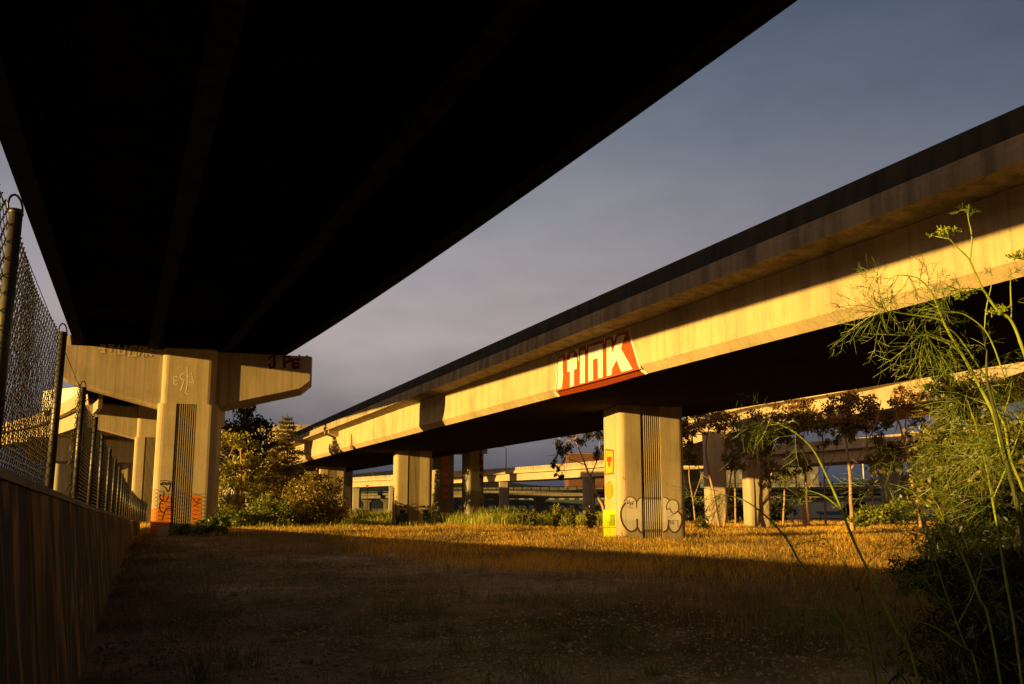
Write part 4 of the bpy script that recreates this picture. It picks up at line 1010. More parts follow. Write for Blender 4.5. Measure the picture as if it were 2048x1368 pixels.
def slim(label, zc, x, ytop, lean, tufts, seed, fork=None):
    tr_ = [[(x, 1064 if zc < 62 else 1056, .13), (x + lean * .25, 1005, .115), (x + lean * .4, 950, .095), (x + lean * .75, 890, .07), (x + lean, ytop, .035)]]
    tr_.append([(x + lean * .4, 950, .06), (x + lean * .4 + (fork or 18), 905, .045), (x + lean * .4 + (fork or 18) * 1.5, 860, .025)])
    tree('gum_tree', label, zc, tr_, tufts, group=GG, seed=seed, dens=.6, leaf=.12)
slim('slim straight gum rising between the wide dark column and the slingshot pair', 72, 1566, 815, 10, [(1578, 822, 20, 9, R_, 0), (1568, 868, 14, 16, G, 0), (1596, 880, 13, 10, G, 0), (1582, 912, 12, 9, G, 0)], 15)
slim('slim pale gum just right of the slingshot pair, crossing the far viaduct', 68, 1652, 806, -8, [(1646, 812, 22, 10, R_, 0), (1662, 846, 15, 13, G, 0), (1672, 872, 13, 9, G, 0), (1640, 884, 12, 10, G, 0)], 16, 22)
slim('slim gum leaning left beside the thin lamp pole', 64, 1752, 800, -24, [(1730, 806, 18, 9, R_, 0), (1742, 852, 15, 11, G, 0), (1760, 880, 14, 12, G, 0)], 17, 14)
slim('slim gum behind the leaning one, with its fork pointing left', 70, 1835, 790, 12, [(1846, 794, 18, 10, R_, 0), (1838, 850, 16, 12, G, 0), (1818, 872, 13, 9, G, 0), (1852, 915, 14, 10, G, 0)], 18, -20)
slim('slim gum nearest the column with the sunlit foot, on its right', 74, 1472, 830, -6, [(1466, 836, 18, 8, R_, 0), (1462, 872, 12, 11, G, 0), (1480, 892, 12, 9, G, 0)], 19)

# the copse between the two viaducts
A_ = 'gum_gold'
tree('gum_tree', 'golden gum with white forking limbs right beside the hammerhead pier', 66,
     [[(481, 1056, .2), (481, 1010, .17), (482, 969, .14), (482, 904, .09), (478, 870, .04)], [(475, 1056, .18), (473, 1000, .15), (476, 954, .12), (468, 930, .09), (455, 915, .07), (428, 900, .04)], [(474, 1040, .1), (455, 1015, .08), (438, 1000, .05)], [(457, 917, .05), (466, 895, .04), (470, 878, .03)]],
     [(462, 888, 36, 17, A_, 0), (440, 882, 22, 12, A_, 1), (450, 936, 30, 17, A_, -1), (488, 920, 22, 16, A_, 1), (506, 942, 20, 14, A_, 1), (438, 992, 24, 20, A_, -1), (458, 1016, 26, 16, A_, 0), (500, 980, 24, 18, A_, 1), (420, 915, 14, 18, A_, 1), (430, 950, 18, 14, 'dark_leaf', 3)], leaf=.15, dens=.62, seed=13)
tree('evergreen_tree', 'dark rounded evergreen rising behind the golden gum against the sky', 95,  # deck shade on this tree is put into its dark leaf colour
     [[(470, 1045, .4), (478, 940, .35), (486, 880, .25), (492, 815, .08)], [(487, 865, .12), (508, 835, .06)]],
     [(490, 812, 16, 14, 'dark_leaf', 0), (503, 820, 18, 20, 'dark_leaf', 1), (482, 852, 40, 17, 'dark_leaf', 0), (518, 842, 10, 10, 'dark_leaf', 1), (452, 862, 24, 10, 'dark_leaf', 0), (484, 832, 16, 12, 'dark_leaf', 1), (505, 880, 30, 18, 'dark_leaf', 1), (455, 890, 30, 20, 'dark_leaf', 2), (440, 940, 30, 30, 'dark_leaf', 2), (470, 970, 50, 45, 'dark_leaf', 2), (520, 950, 40, 50, 'dark_leaf', 2)], bark='bark_dark', leaf=.24, dens=.55, seed=14)
def conifer(label, zc, x, ytop, ybot, halfw, seed, dens=1.0):
    rng = np.random.default_rng(seed); b = AT(x, ybot, zc); tp = AT(x + 1, ytop, zc); b[2] = gh(b[0], b[1]) - .1
    t = thing('conifer', (b[0], b[1], 0), label, 'tree', 'conifers in the copse'); Ht = tp[2] - b[2]; Rm = halfw * zc / F
    tb = MB().tube([b, (b + tp) / 2 + [.05, 0, 0], tp], [.17, .1, .02], 8); mb = MB(); nl = int(24 * dens)
    for i in range(nl):
        f = .10 + .88 * (i / nl); z = b[2] + Ht * f; R0 = Rm * (1 - f) ** .72 * rng.uniform(.7, 1.15) + .12
        for k in range(7):
            a = rng.uniform(0, 2 * pi); r = R0 * rng.uniform(.65, 1.1)
            axis = b + (tp - b) * f; e_ = axis + np.array([cos(a) * r, sin(a) * r, r * (.12 - .32 * (1 - f)) + .04])
            tb.tube([axis, (axis + e_) / 2 + [0, 0, .05 * r], e_], [.03, .02, .008], 3)
            n = int(75 * r / Rm * dens) + 16; s = rng.uniform(.15, 1.05, (n, 1)); p = axis + (e_ - axis) * s + rng.normal(0, .11, (n, 3)) * np.array([1, 1, .55]) * (0.5 + r)
            d = (e_ - axis) / (r + 1e-6) + rng.normal(0, .6, (n, 3)); d /= np.linalg.norm(d, axis=1, keepdims=True)
            q = np.cross(d, rng.normal(0, 1, (n, 3))); q /= np.linalg.norm(q, axis=1, keepdims=True)
            sz = rng.uniform(.12, .26, (n, 1)); A2 = d * sz; B2 = q * sz * .24
            mb.bulk(np.stack([p - A2 * .5, p + B2, p + A2, p - B2], 1).reshape(-1, 3), np.arange(4 * n).reshape(-1, 4))
    tb.build('trunk', 'bark_dark', t, True); mb.build('crown', 'conifer', t)
conifer('tall layered conifer with a thin pointed tip before the far viaduct end', 68, 573, 826, 1055, 66, 21)
conifer('smaller conifer left of the tall pointed one', 72, 546, 895, 1053, 44, 22, .8)
def shrub(name, label, zc, blobs, mat, leaf=.13, seed=1, dens=1.0, group=None, stems=6):
    rng = np.random.default_rng(seed); x0 = blobs[0][0]; q = GP(x0, zc); q[2] = gh(q[0], q[1])
    t = thing(name, q, label, 'shrub', group); mb, tb = MB(), MB()
    for (x, y, rx, ry, dz) in blobs:
        c = AT(x, y, zc + dz); rr = np.array([rx, rx, ry]) * zc / F
        V, Q_ = leaf_cloud(c, rr * 1.2, int(dens * 3.2 * rx * ry) + 80, leaf, rng, aspect=1.9); V[:, 2] = np.maximum(V[:, 2], gh(V[:, 0], V[:, 1]) + .01); mb.bulk(V, Q_)
        for k in range(stems):
            e_ = c + rng.normal(0, .5, 3) * rr; g_ = np.array([c[0] + rng.normal(0, .2) * rr[0], c[1] + rng.normal(0, .2) * rr[0], 0]); g_[2] = gh(g_[0], g_[1]) - .05
            tb.tube([g_, (g_ + e_) / 2 + rng.normal(0, .1, 3) * rr[2], e_], [.02 * rr[0] + .008, .012 * rr[0] + .006, .004], 4)
    tb.build('stem', 'bark_dark', t); mb.build('foliage', mat, t)
    return t
shrub('shrub', 'rusty brown bushy thicket in front of the furthest visible pier', 64, [(640, 1012, 42, 36, 0), (612, 1000, 34, 40, 1), (675, 1025, 26, 24, 0), (655, 970, 26, 20, 2), (592, 1030, 30, 22, -1), (625, 955, 20, 18, 2)], 'rust_shrub', .13, 31, .55, stems=14)
shrub('shrub', 'rounded yellow green bush at the foot of the tall conifer', 62, [(540, 1018, 30, 26, 0), (518, 1030, 26, 22, 1), (562, 1034, 26, 20, -1)], 'green_shrub', .11, 32, .75, stems=10)
shrub('shrub', 'low bright green growth under the golden gum', 60, [(465, 1040, 28, 14, 0), (505, 1042, 26, 14, 1), (440, 1034, 16, 18, 0)], 'green_shrub', .13, 33)
shrub('shrub', 'dark green weeds crowding the foot of the hammerhead pier', 39.5, [(436, 1046, 15, 20, 0), (415, 1054, 20, 12, 0), (385, 1056, 20, 9, 0), (350, 1058, 20, 6, 0), (448, 1056, 10, 10, 0)], 'green_shrub', .08, 34, 1.2)
shrub('shrub', 'small dark shrub in front of the cream shed', 95, [(1715, 1024, 18, 16, 0), (1708, 1030, 20, 10, 0)], 'dark_leaf', .2, 35)
shrub('shrub', 'low yellow green bush at the edge of the dry grass beside the leaning gum', 50, [(1765, 1030, 40, 16, 0), (1805, 1022, 30, 18, 1), (1730, 1040, 26, 10, 0)], 'green_shrub', .12, 36)
shrub('shrub', 'dark thicket behind the column with the sunlit foot', 82, [(1395, 1015, 30, 24, 0), (1470, 1020, 30, 22, 0), (1560, 1022, 24, 20, 2)], 'dark_leaf', .2, 37, .8)

# ------------------------------------------------------------------ grass
def polar(n, r0, r1, a0, a1, rng, pw=1.0):
    """random ground points seen from the path, thinner with distance"""
    u = rng.random(n); r = (r0 ** (2 - pw) + u * (r1 ** (2 - pw) - r0 ** (2 - pw))) ** (1 / (2 - pw)) if pw != 2 else r0 * (r1 / r0) ** u
    a = radians(a0) + (radians(a1) - radians(a0)) * rng.random(n)
    return np.sin(a) * r, np.cos(a) * r, r
def vnoise(x, y, f, seed=0):
    r_ = np.random.default_rng(seed); v = 0
    for k in range(5):
        th = r_.uniform(0, 2 * pi); ff = f * r_.uniform(.6, 1.9); v = v + np.sin((x * cos(th) + y * sin(th)) * ff + r_.uniform(0, 6.3))
    return v / 5
def blocked(x, y):
    """under piers and the wall nothing grows"""
    b = (x < fx(np.clip(y, 2, 74)) + 0.42) & (y < 62)
    for P, hw in ((PA, 1.6), (PB, 1.6), (PC, 1.6), (P1, 1.5), (P2, 1.5)):
        dx, dy = x - P[0], y - P[1]; a = dx * AX[0] + dy * AX[1]; bb = dx * BK[0] + dy * BK[1]
        b |= (np.abs(a) < hw) & (bb > -0.02) & (bb < 2.7)
    return b
def blades(x, y, h, wd, lean, rng):
    n = len(x); z = gh(x, y) - .02; t = rng.uniform(0, 2 * pi, n); f = rng.uniform(0, 2 * pi, n)
    dx, dy = np.cos(t) * wd / 2, np.sin(t) * wd / 2; lx, ly = np.cos(f) * lean * h, np.sin(f) * lean * h
    V = np.empty((n, 5, 3))
    V[:, 0] = np.stack([x - dx * .4, y - dy * .4, z], 1); V[:, 1] = np.stack([x + dx * .4, y + dy * .4, z], 1)
    V[:, 2] = np.stack([x + dx * 1.15 + lx * .5, y + dy * 1.15 + ly * .5, z + h * .70], 1); V[:, 3] = np.stack([x - dx * 1.15 + lx * .5, y - dy * 1.15 + ly * .5, z + h * .70], 1)
    V[:, 4] = np.stack([x + lx, y + ly, z + h * (1 - .25 * lean)], 1)
    b = np.arange(n)[:, None] * 5
    Fq = np.concatenate([b + np.array([[0, 1, 2]]), b + np.array([[0, 2, 3]]), b + np.array([[3, 2, 4]])], 0)
    return V.reshape(-1, 3), Fq
def dirt(x, y):
    """1 on the bare gravel track, 0 in the meadow"""
    d = 1 - ((x - 4.5 - .02 * y) / 6.5) ** 2 - ((y - 17) / 17) ** 2 + .55 * vnoise(x, y, .55, 3) + .25 * vnoise(x, y, 1.7, 4)
    return np.clip(d * 1.4 + .1, 0, 1)
# the tall dry meadow
rng = np.random.default_rng(41)
x, y, r = polar(520000, 16, 95, -6, 66, rng, 1.35)
meadow = np.clip((x - 7.5 - .03 * (y - 20) + 2.2 * vnoise(x, y, .3, 5)) / 5, 0, 1) * np.clip((r - 15) / 8, 0, 1) * np.clip(1.35 - y / 95, .25, 1)
meadow = np.maximum(meadow, .75 * np.clip((y - 47) / 8, 0, 1))
k = (rng.random(len(x)) < meadow * (0.7 + .3 * (vnoise(x, y, .8, 6) > -.35))) & ~blocked(x, y); x, y, r = x[k], y[k], r[k]
hgt = (0.25 + .11 * vnoise(x, y, .5, 7)) * rng.uniform(.35, 1.7, len(x)) * np.where((x > 24) | (y > 40), 1.15, 1)
mb = MB().bulk(*blades(x, y, hgt, np.maximum(.006, .00042 * r) * rng.uniform(.6, 1.3, len(x)), rng.uniform(.1, .75, len(x)), rng))
tag(mb.build('dry_grass', 'straw'), 'tall golden dry grass covering the open field', 'grass', kind='stuff')
# short dull grass over the rest
rng = np.random.default_rng(42)
x, y, r = polar(300000, 3.2, 60, -4, 68, rng, 1.45)
k = (rng.random(len(x)) < (1.0 - .94 * dirt(x, y)) * (.35 + .65 * (vnoise(x, y, 1.3, 8) > -.2))) & ~blocked(x, y); x, y, r = x[k], y[k], r[k]
hgt = (.14 + .08 * vnoise(x, y, .9, 9)) * rng.uniform(.4, 1.7, len(x)) * (1 + .9 * np.clip((x - 3) / 6, 0, 1))
mb = MB().bulk(*blades(x, y, hgt, np.maximum(.004, .0005 * r) * rng.uniform(.6, 1.3, len(x)), rng.uniform(.1, .9, len(x)), rng))
tag(mb.build('short_grass', 'straw_dull'), 'short dull brown grass in the shade around the gravel', 'grass', kind='stuff')
# tussocks and long wiry stems near the path
rng = np.random.default_rng(43); X_, Y_, H_, W_ = [], [], [], []
for i in range(240):
    a = radians(rng.uniform(2, 62)); r = rng.uniform(4.6, 19); cx, cy = sin(a) * r, cos(a) * r
    if rng.random() < dirt(np.array([cx]), np.array([cy]))[0] * .93 or cx < .6: continue
    n = int(rng.uniform(14, 60)); s_ = rng.uniform(.06, .22)
    X_.append(cx + rng.normal(0, s_, n)); Y_.append(cy + rng.normal(0, s_, n)); H_.append(rng.uniform(.12, .62, n) * rng.uniform(.55, 1.15)); W_.append(np.full(n, .0055))
x, y, h, wv = map(np.concatenate, (X_, Y_, H_, W_)); k = ~blocked(x, y)
mb = MB().bulk(*blades(x[k], y[k], h[k], wv[k], rng.uniform(.1, .9, k.sum()), rng))
tag(mb.build('tussock_grass', 'straw_dull'), 'scattered wiry tussocks in the dark foreground', 'grass', kind='stuff')
# loose gravel on the bare track
rng = np.random.default_rng(45); x, y, r = polar(26000, 3.5, 40, -2, 50, rng, 1.5)
k = (rng.random(len(x)) < .15 + .85 * dirt(x, y)) & ~blocked(x, y); x, y, r = x[k], y[k], r[k]; n = len(x)
sz = .008 + .022 * rng.random(n) ** 3 + .0006 * r; z = gh(x, y); V = np.empty((n, 6, 3)); an = rng.uniform(0, 6.3, n)
for q in range(4): V[:, q] = np.stack([x + np.cos(an + q * 1.57) * sz * rng.uniform(.7, 1.4, n), y + np.sin(an + q * 1.57) * sz * rng.uniform(.7, 1.4, n), z + sz * .25], 1)
V[:, 4] = np.stack([x + rng.normal(0, .2, n) * sz, y, z + sz * rng.uniform(.6, 1.1, n)], 1); V[:, 5] = np.stack([x, y, z - sz * .4], 1)
b = np.arange(n)[:, None] * 6
mb = MB().bulk(V.reshape(-1, 3), np.concatenate([b + np.array([[q, (q + 1) % 4, 4]]) for q in range(4)] + [b + np.array([[(q + 1) % 4, q, 5]]) for q in range(4)], 0))
tag(mb.build('gravel', 'gravel'), 'loose pale gravel strewn over the bare track', 'gravel', kind='stuff')
rng = np.random.default_rng(46); X_, Y_, H_, W_ = [], [], [], []
for i in range(150):
    a = radians(rng.uniform(3, 58)); r = rng.uniform(4.4, 15) if i < 110 else rng.uniform(10, 30); cx, cy = sin(a) * r, cos(a) * r
    n = int(rng.uniform(20, 80)); s_ = rng.uniform(.05, .2)
    X_.append(cx + rng.normal(0, s_, n)); Y_.append(cy + rng.normal(0, s_, n)); H_.append(rng.uniform(.08, .34, n) * rng.uniform(.5, 1.3)); W_.append(np.full(n, .006))
x, y, h, wv = map(np.concatenate, (X_, Y_, H_, W_)); k = ~blocked(x, y)
mb = MB().bulk(*blades(x[k], y[k], h[k], wv[k], rng.uniform(.1, .8, k.sum()), rng))
tag(mb.build('green_tufts', 'tuft'), 'dark green tufts sprouting between the gravel and the tussocks', 'grass', kind='stuff')
# tall green weeds around and beyond the middle pier
rng = np.random.default_rng(44); x = rng.uniform(9, 52, 260000); y = rng.uniform(48, 96, 260000); r = np.hypot(x, y)
front = (y < 66.5) & (x > 15.5) & (x < 24.5)      # trodden patch in front of the pier
band = np.where(front, .15, 1.0) * np.clip((y - 53 - .05 * (x - 20) + 3 * vnoise(x, y, .35, 11)) / 5, 0, 1) * np.clip((44 - x) / 6, 0, 1) * np.clip((x - 14) / 5, .12, 1) * np.clip(.55 + 1.4 * vnoise(x, y, .55, 12), .08, 1)
k = (rng.random(len(x)) < band * .8) & ~blocked(x, y); x, y, r = x[k], y[k], r[k]
hgt = np.clip(1.0 + 1.1 * vnoise(x, y, .5, 13), .35, 2) * rng.uniform(.3, 1.35, len(x)) * np.clip((x - 8) / 9, .45, 1) * np.where((y < 66.5) & (x > 15.5) & (x < 24.5), .4, 1)
mb = MB().bulk(*blades(x, y, hgt, .00045 * r * rng.uniform(.6, 1.5, len(x)), rng.uniform(.05, .55, len(x)), rng))
tag(mb.build('tall_weeds', 'weed'), 'tall yellow green weeds standing around the middle pier', 'weeds', kind='stuff')

# flowering clumps that rise out of the weeds
def wild_clump(zc, px, ytop, halfw, label, seed):
    rng = np.random.default_rng(seed); q = GP(px, zc); q[2] = gh(q[0], q[1]); tp = AT(px, ytop, zc)[2]; R0 = halfw * zc / F
    t = thing('weed_clump', q, label, 'plant', 'flowering weeds behind the painted pier'); st_, lf = MB(), MB()
    for k in range(16):
        a = rng.uniform(0, 2 * pi); rr = R0 * sqrt(rng.random()); hh = (tp - q[2]) * rng.uniform(.55, 1.0)
        b = q + [cos(a) * rr * .5, sin(a) * rr * .5, -.05]; e_ = q + [cos(a) * rr, sin(a) * rr, hh]
        st_.tube([b, (b + e_) / 2 + rng.normal(0, .03, 3), e_], [.016, .012, .006], 4)
        for j in range(5):
            c = b + (e_ - b) * rng.uniform(.35, 1.02); V, Q_ = leaf_cloud(c, (.17, .17, .12), 16, .075, rng); lf.bulk(V, Q_)
    st_.build('stem', 'fennel_stem', t); lf.build('foliage', 'yellow_shrub' if seed % 2 else 'gum_gold', t)
wild_clump(58, 1042, 1008, 14, 'golden flowering weed clump left of the painted pier, broadest of its row', 51)
wild_clump(57, 1111, 1003, 10, 'narrow upright golden weed clump rising highest out of the grass', 52)
wild_clump(56, 1063, 1018, 10, 'lower green weed clump just right of the broadest golden one', 53)
wild_clump(54, 1182, 1010, 13, 'golden weed clump touching the left side of the painted pier', 54)
wild_clump(55, 1140, 1014, 10, 'loose green weed clump between the narrow golden one and the pier', 55)
wild_clump(50, 1400, 1030, 14, 'green weed clump at the right foot of the painted pier', 57)

# ------------------------------------------------------------------ foreground fennel and shrubs
def sp(pts, k=6): return smooth2([np.array(p, float) for p in pts], k)
class Threads:
    def __init__(s): s.A, s.B, s.ra, s.rb = [], [], [], []
    def line(s, pts, r0, r1):
        n = len(pts) - 1
        for i in range(n):
            s.A.append(pts[i]); s.B.append(pts[i + 1]); s.ra.append(r0 + (r1 - r0) * i / n); s.rb.append(r0 + (r1 - r0) * (i + 1) / n)
    def arrays(s): return segs(np.array(s.A), np.array(s.B), np.array(s.ra), np.array(s.rb))
def frond(T, p, d, ln, rng, lvl=0, r=.0012):
    """feathery leaf: a curving rib with wide-set branching threads"""
    d = np.array(d, float); d /= np.linalg.norm(d); n = 7 if lvl == 0 else (4 if lvl == 1 else 2)
    pts = [np.array(p)]; curl = rng.normal(0, .2, 3)
    for i in range(n):
        d = d + curl * .45 + np.array([0, 0, -.045 if lvl == 0 else -.02]); d /= np.linalg.norm(d); pts.append(pts[-1] + d * ln / n)
    T.line(pts, r, r * .5)
    if lvl < 2:
        m = 5 if lvl == 0 else 4
        for k in range(m):
            f = (k + .8) / m * .95 if lvl == 0 else (k + .5) / m; i = min(int(f * n), n - 1); b = pts[i] + (pts[i + 1] - pts[i]) * (f * n - i); ax_ = pts[i + 1] - pts[i]; ax_ /= np.linalg.norm(ax_)
            q = rng.normal(0, 1, 3); q -= ax_ * (q @ ax_); q /= np.linalg.norm(q) + 1e-6
            frond(T, b, ax_ * .8 + q * .75, ln * (.58 if lvl == 0 else .6) * (1.15 - .5 * f) * rng.uniform(.6, 1.3), rng, lvl + 1, r * .72)
def umbel(T, MBs, p, d, rng, ln=.05, n=12):
    d = np.array(d, float); d /= np.linalg.norm(d)
    for k in range(n):
        q = rng.normal(0, 1, 3); q -= d * (q @ d); q /= np.linalg.norm(q); e_ = p + (d * .55 + q * rng.uniform(.2, 1.0)) * ln * rng.uniform(.7, 1.1)
        T.line([p, e_], .0011, .0008)
        for j in range(7):
            h_ = e_ + rng.normal(0, .0055, 3); T.line([e_, h_], .0007, .0012); T.line([h_, h_ + rng.normal(0, .002, 3) + [0, 0, .003]], .0022, .0016)
def fennel(label, zc, stems, fronds, umbels=(), seed=1, mat='fennel_stem', base_drop=True):
    """stems: [(px, py, radius mm, dz)...] ; fronds: (px, py, direction px, len m, count)"""
    rng = np.random.default_rng(seed); b0 = stems[0][0]; q = AT(b0[0], b0[1], zc + (b0[3] if len(b0) > 3 else 0)); g_ = np.array([q[0], q[1], float(gh(q[0], q[1]))])
    t = thing('fennel', g_, label, 'plant', 'wild fennel stems beside the path')
    for si, stm in enumerate(stems):
        P = [np.append(AT(p[0], p[1], zc + (p[3] if len(p) > 3 else 0)), p[2] / 1000 * .58) for p in stm]
        if base_drop and si == 0:
            d = P[0][:3] - P[1][:3]; d /= np.linalg.norm(d); d = d * .35 + np.array([0, 0, -.65]); e_ = P[0][:3].copy(); gz = float(gh(e_[0], e_[1])); kk_ = (e_[2] - gz + .03) / .9
            e_ = e_ + d * kk_; e_[2] = gz - .03; P = [np.append(e_, P[0][3] * 1.15)] + P
        S = sp(P, 6); mb = MB(); mb.tube([v[:3] for v in S], [max(.0008, v[3] * (1.22 if i % 7 == 4 else 1)) for i, v in enumerate(S)], 8)
        o = mb.build('stem', mat, t, True)
    T = Threads()
    for (x, y, dx, dy, ln, n) in fronds:
        for k in range(n):
            p = AT(x + rng.normal(0, 4), y + rng.normal(0, 4), zc + rng.normal(0, .02)); d = RT * (dx + rng.normal(0, .38)) - UP * (dy + rng.normal(0, .38)) + FW * rng.normal(0, .5)
            frond(T, p, d, ln * rng.uniform(.7, 1.2), rng)
    if T.A: MB().bulk(*T.arrays()).build('foliage', 'fennel_leaf', t)
    for (x, y, dx, dy, ln) in umbels:
        U = Threads(); umbel(U, None, AT(x, y, zc), RT * dx - UP * dy, rng, ln, 13); MB().bulk(*U.arrays()).build('flower_head', 'fennel_stem', t)
    return t
fennel('long arching fennel stem whose feathery tip crosses the dark column', 2.7,
       [[(1838, 1368, 9), (1789, 1255, 8.5), (1751, 1172, 8), (1709, 1085, 7.5), (1679, 1009, 7), (1655, 955, 6.5), (1626, 899, 6), (1590, 865, 5), (1557, 848, 3.6), (1535, 842, 2)],
        [(1684, 1020, 6), (1670, 1008, 5.6), (1648, 992, 4.6), (1620, 982, 3), (1600, 980, 1.6)]],
       [(1548, 845, -.9, .25, .16, 5), (1530, 842, -.8, .5, .13, 3), (1590, 866, -.6, .6, .12, 2), (1612, 982, -1, .05, .17, 4), (1640, 990, -.7, .5, .12, 2), (1570, 856, -.5, -.3, .1, 2)], seed=61)
fennel('low arching fennel stem reaching furthest left over the dry grass', 2.9,
       [[(1765, 1368, 9), (1712, 1285, 8.5), (1671, 1225, 8), (1633, 1160, 7.5), (1599, 1123, 7), (1573, 1077, 6.5), (1527, 1028, 5.6), (1482, 998, 4.4), (1436, 988, 2.6)]],
       [(1440, 988, -.9, .0, .19, 5), (1452, 992, -.6, .5, .15, 3), (1420, 990, -1, .3, .12, 2), (1480, 998, -.2, -.8, .1, 1), (1655, 1205, .4, -.6, .2, 2), (1640, 1175, -.7, -.2, .22, 2)], seed=62)
fennel('fennel stem with two upper tips in front of the leaning gum', 3.0,
       [[(1990, 1300, 8), (1958, 1195, 7.5), (1925, 1111, 7), (1891, 1051, 6), (1868, 1020, 5.2), (1826, 984, 4.2), (1790, 970, 3.4), (1758, 965, 2)],
        [(1891, 1051, 5), (1878, 1015, 4.4), (1868, 1000, 4), (1841, 960, 3.2), (1825, 945, 2.6), (1811, 933, 1.4)],
        [(1868, 1000, 3.4), (1862, 975, 2.6), (1859, 955, 1.6)]],
       [(1760, 965, -.9, .0, .17, 5), (1775, 968, -.5, .7, .15, 3), (1812, 934, -.6, -.5, .11, 2), (1800, 975, -.4, .8, .15, 3), (1860, 960, 0, -1, .07, 2), (1850, 1010, -.5, .6, .16, 2), (1905, 1070, .6, .1, .2, 3)], seed=63)
fennel('stout fennel stem curling over into fine threads against the sunlit girder', 2.35,
       [[(2075, 1250, 11), (2055, 1110, 11), (2038, 1019, 10.5), (2024, 967, 10), (2007, 908, 9.5), (1988, 833, 9), (1968, 789, 8.5), (1929, 717, 7.6), (1894, 658, 6.2), (1867, 594, 4.4), (1855, 574, 3.6), (1842, 561, 2.8), (1825, 553, 2.3), (1792, 551, 1.9), (1774, 566, 1.5), (1766, 592, 1.1), (1766, 608, .8)],
        [(1895, 660, 5), (1886, 643, 4.8), (1870, 637, 4.6), (1855, 634, 4.2), (1812, 628, 3.4), (1767, 620, 1.8)],
        [(1930, 718, 5.6), (1920, 705, 5.4), (1903, 691, 5), (1880, 680, 4.4), (1853, 670, 2.8)]],
       [(1770, 621, -.9, -.25, .14, 4), (1768, 621, -.8, .5, .14, 4), (1775, 622, -.3, -.8, .11, 3), (1853, 670, -.9, .35, .17, 5), (1850, 668, -.6, .8, .17, 4), (1792, 551, -.4, .6, .12, 3), (1820, 553, .0, .8, .13, 3), (1850, 570, .1, -.8, .10, 2), (1862, 590, .6, -.4, .1, 2), (1875, 610, -.6, .5, .12, 2), (1900, 690, -.3, .9, .14, 3), (1845, 640, -.2, .9, .15, 3)], seed=64)
fennel('tallest fennel stem with a yellow green flower head below the girder shadow', 2.2,
       [[(2120, 1180, 10), (2095, 950, 9.5), (2070, 780, 8.6), (2044, 694, 7.4), (2022, 641, 6.6), (1994, 619, 6), (1967, 580, 5.4), (1952, 550, 4.8), (1940, 522, 4.2), (1929, 508, 3.6), (1919, 499, 3), (1900, 479, 2.2)],
        [(1940, 522, 3), (1942, 505, 3.2), (1944, 484, 3.4), (1942, 461, 3), (1937, 440, 2.2), (1936, 424, 1.6), (1938, 408, .8)],
        [(1967, 580, 3.6), (1945, 577, 3.4), (1919, 577, 2.4)],
        [(1969, 660, 2.6), (1971, 630, 2.6), (1975, 604, 2.8), (1982, 575, 2.4), (1984, 556, 1.2)],
        [(2022, 641, 2.6), (2023, 620, 3.4), (2022, 600, 4.2), (2021, 575, 3), (2021, 556, 1.4)],
        [(2010, 760, 4), (1990, 700, 3.6), (1968, 658, 3.2), (1931, 630, 2.4), (1906, 624, 1.6)]],
       [(1919, 577, -.9, .1, .10, 3), (1925, 578, -.5, -.6, .08, 2), (1937, 425, -.3, -.8, .035, 2), (1938, 430, .6, -.6, .03, 2), (1906, 624, -.9, -.1, .1, 3), (1984, 556, .3, -.8, .05, 1), (2021, 556, .2, -1, .05, 1), (2035, 600, .7, -.2, .12, 3)],
       [(1899, 478, -.25, -.9, .05), (1926, 600, -.1, -.9, .026), (1999, 630, -.3, -.9, .03), (2046, 520, -.3, -.9, .035)], seed=65)
fennel('fennel stem crossing behind the stout one, pale green and straight', 2.55,
       [[(2075, 1080, 8), (2046, 980, 8), (2021, 917, 7.6), (2010, 855, 7), (1993, 819, 6.6), (1979, 772, 6.2), (1952, 725, 5), (1915, 672, 3.6), (1886, 650, 2)],
        [(1979, 812, 4), (1962, 800, 3.4), (1940, 795, 2.8), (1915, 786, 1.6)],
        [(2004, 840, 4), (2014, 810, 4), (2021, 780, 3), (2023, 762, 1.6)]],
       [(1888, 650, -.7, -.5, .12, 3), (1915, 786, -.9, .1, .18, 4), (1930, 792, -.4, .8, .2, 4), (1960, 740, .5, .2, .16, 3), (1950, 726, -.8, .4, .16, 3), (2022, 765, .2, -.9, .1, 2), (1990, 850, -.8, .3, .2, 4), (2000, 880, -.8, .5, .22, 4)], seed=66)
fennel('old dark fennel stalk standing upright between the green ones', 2.3,
       [[(2085, 1290, 12), (2062, 1160, 12), (2032, 1000, 11.5), (2018, 944, 11), (1996, 850, 10), (1984, 800, 9), (1974, 760, 7), (1973, 720, 5), (1974, 700, 3)]],
       [(1975, 702, .2, -.9, .1, 2), (1990, 820, .8, -.1, .18, 3), (2010, 900, -.8, .2, .2, 3)], seed=67, mat='fennel_dark')
fennel('thick cloud of feathery fennel leaves at the right edge of the view', 2.9,
       [[(2040, 1340, 8), (2010, 1150, 7.5), (1985, 1000, 7), (1965, 900, 6), (1948, 840, 4), (1935, 800, 2)], [(1985, 1000, 6), (2015, 930, 5), (2040, 860, 3.4), (2055, 810, 2)], [(1975, 950, 5), (1930, 905, 3.6), (1885, 885, 2)]],
       [(1885, 885, -.9, .1, .22, 4), (1900, 890, -.4, .8, .22, 3), (1940, 812, -.6, -.4, .2, 3), (1950, 850, -.9, .1, .24, 4), (1965, 900, -.7, .5, .26, 4), (1985, 990, -.8, .3, .28, 4), (2030, 880, .3, -.6, .22, 3), (2010, 940, -.5, -.3, .24, 4), (1960, 960, -.9, .2, .26, 3), (2045, 840, .2, -.5, .2, 3), (1990, 1040, -.7, .6, .26, 4)], seed=68)
